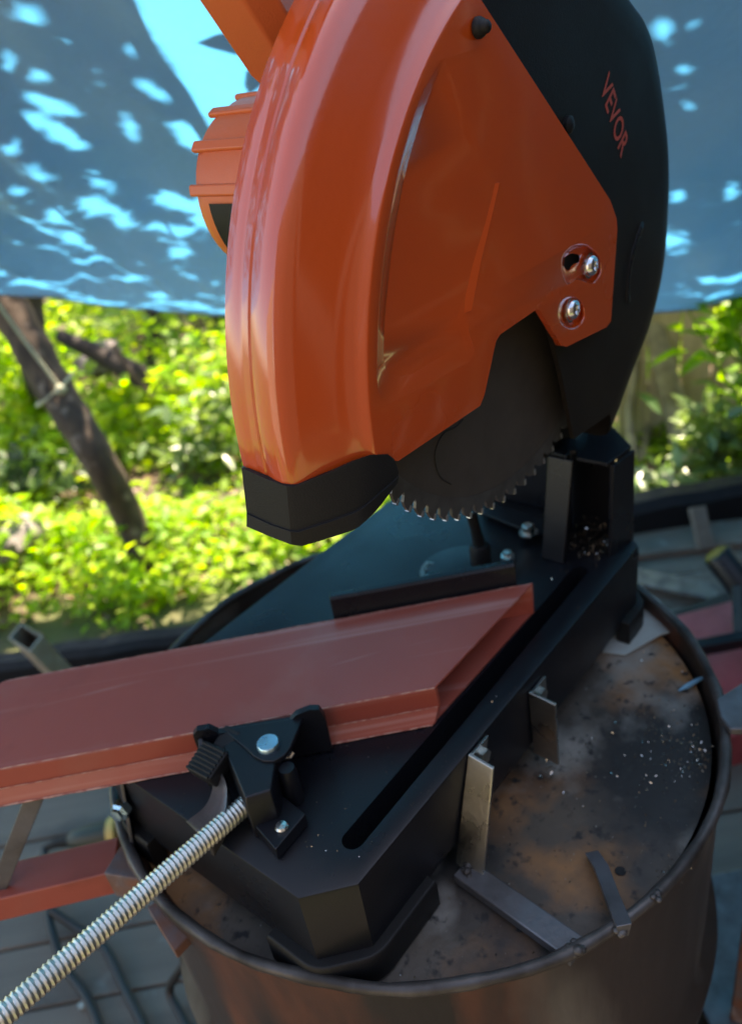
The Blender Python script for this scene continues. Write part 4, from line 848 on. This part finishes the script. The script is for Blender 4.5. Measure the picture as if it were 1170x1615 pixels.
# board fence at the right
fc = thing('board_fence', 'weathered vertical board fence behind the saplings', 'fence', Z(1100, 650, FL-.1)); bm_ = None
p0 = np.array([2.75, 1.05]); p1 = np.array([3.75, -.25]); nbd = 13
dirf = nrm(np.array([*(p1-p0), 0])); 
for i in range(nbd):
    c = p0+(p1-p0)*(i+.5)/nbd; hgt = .66+random.uniform(-.06, .06)
    mbx = MB().box((0, 0, .0), (np.linalg.norm(p1-p0)/nbd/2-.006, .010, .36), (dirf, np.cross(UP, dirf), UP))
    if bm_ is None: o = build('picket', mbx, 'wood', fc, bevel=.004); bm_ = o
    else: o = bm_.copy(); COL.objects.link(o); o.parent = fc
    o.location = Vector(np.array([c[0], c[1], FL-.12+.33+random.uniform(-.03, .03)])-OFF[fc.name]); o.rotation_euler = (random.uniform(-.03, .03), random.uniform(-.03, .03), random.uniform(-.06, .06))
nb_ = np.cross(UP, dirf)
for z_ in (.12, .48): build('rail', MB().bar(np.array([*p0, FL+z_-.05])-nb_*-.035, np.array([*p1, FL+z_-.05])+nb_*.035, .03, .05), 'wood', fc, bevel=.004)
def shrub(label, base, tips, n_, lsz, lm, spread=.06, wid=.45, group=None):
    base = np.array(base, float); t = thing('shrub', label, 'shrub', base, group); sets = []
    for e in tips:
        e = np.array(e, float); mid_ = (base+e)/2+UP*.04+rng.normal(size=3)*.02; st_ = cat_rom([base+rng.normal(size=3)*.015*np.array([1, 1, 0]), mid_, e], 8)
        build('stem', MB().tube(st_, np.linspace(.008, .003, len(st_)), 6), 'leaf_mid', t, smooth=80)
        k_ = n_//len(tips); tt = rng.uniform(.25, 1, k_); P = np.array([st_[int(a*(len(st_)-1))] for a in tt])+rng.normal(size=(k_, 3))*spread
        dd = rdir(k_, .5)+nrm(e-base)*.4; sets.append(leaves(P, dd, UPS(k_), rng.uniform(.7, 1.25, k_)*lsz, wid))
    leafobj('foliage', sets, lm, t)
def tipsof(px, s, n_=6, sp=.15): return [S(x, y, s)+rng.normal(size=3)*sp*.3 for x, y in px]
b0 = Z(1128, 760, FL-.1); ss = b0[0]+b0[1]-.05
shrub('pale glossy leaved shrub standing before the board fence', b0, tipsof([(1095, 655), (1130, 625), (1160, 650), (1150, 690), (1110, 690), (1128, 660)], ss), 150, .10, 'leaf_pale', .045)
b0 = Z(1230, 740, FL-.1)
shrub('leafy dark green branch arching over the board fence', b0, [S(x, y, 3.0) for x, y in ((1190, 420), (1150, 430), (1110, 455), (1085, 490), (1130, 520), (1160, 480), (1180, 540))], 150, .12, 'leaf_mid', .045, .34)
b0 = Z(780, 815, FL-.05)
shrub('low light green leafy plant behind the black edging beam', Z(1035, 800, FL-.05), tipsof([(1005, 775), (1030, 770), (1060, 775), (1080, 765), (1040, 785)], 2.95), 90, .07, 'leaf_pale', .04, .6)
shrub('yellow green bush beside the leaning greenish trunk', Z(1020, 600, FL-.05), tipsof([(1000, 540), (1030, 530), (1060, 540), (1015, 570), (1050, 585)], 4.3), 160, .08, 'leaf_sun', .07)
for i, (px, tp_, lb_) in enumerate((((300, 690), [(250, 610), (290, 600), (330, 640), (345, 600), (320, 670)], 'pale feathery bush beside the orange guard'), ((330, 720), [(300, 690), (350, 670), (370, 700), (340, 640)], 'silvery leaved plant below the feathery bush'), ((60, 640), [(10, 590), (50, 580), (90, 610), (30, 620)], 'bright bush at the foot of the thick dark trunk'), ((200, 950), [(170, 930), (215, 925), (240, 945), (260, 930)], 'low bright plant at the foot of the leaning trunk'), ((60, 790), [(20, 740), (70, 730), (110, 760), (40, 760)], 'dark green bush near the half buried stone'))):
    b0 = Z(*px, FL-.12); shrub(lb_, b0, tipsof(tp_, b0[0]+b0[1]-.1), 200, (.10, .09, .10, .06, .08)[i], ('leaf_sun', 'leaf_pale', 'leaf_sun', 'leaf_sun', 'leaf_dark')[i], .07)
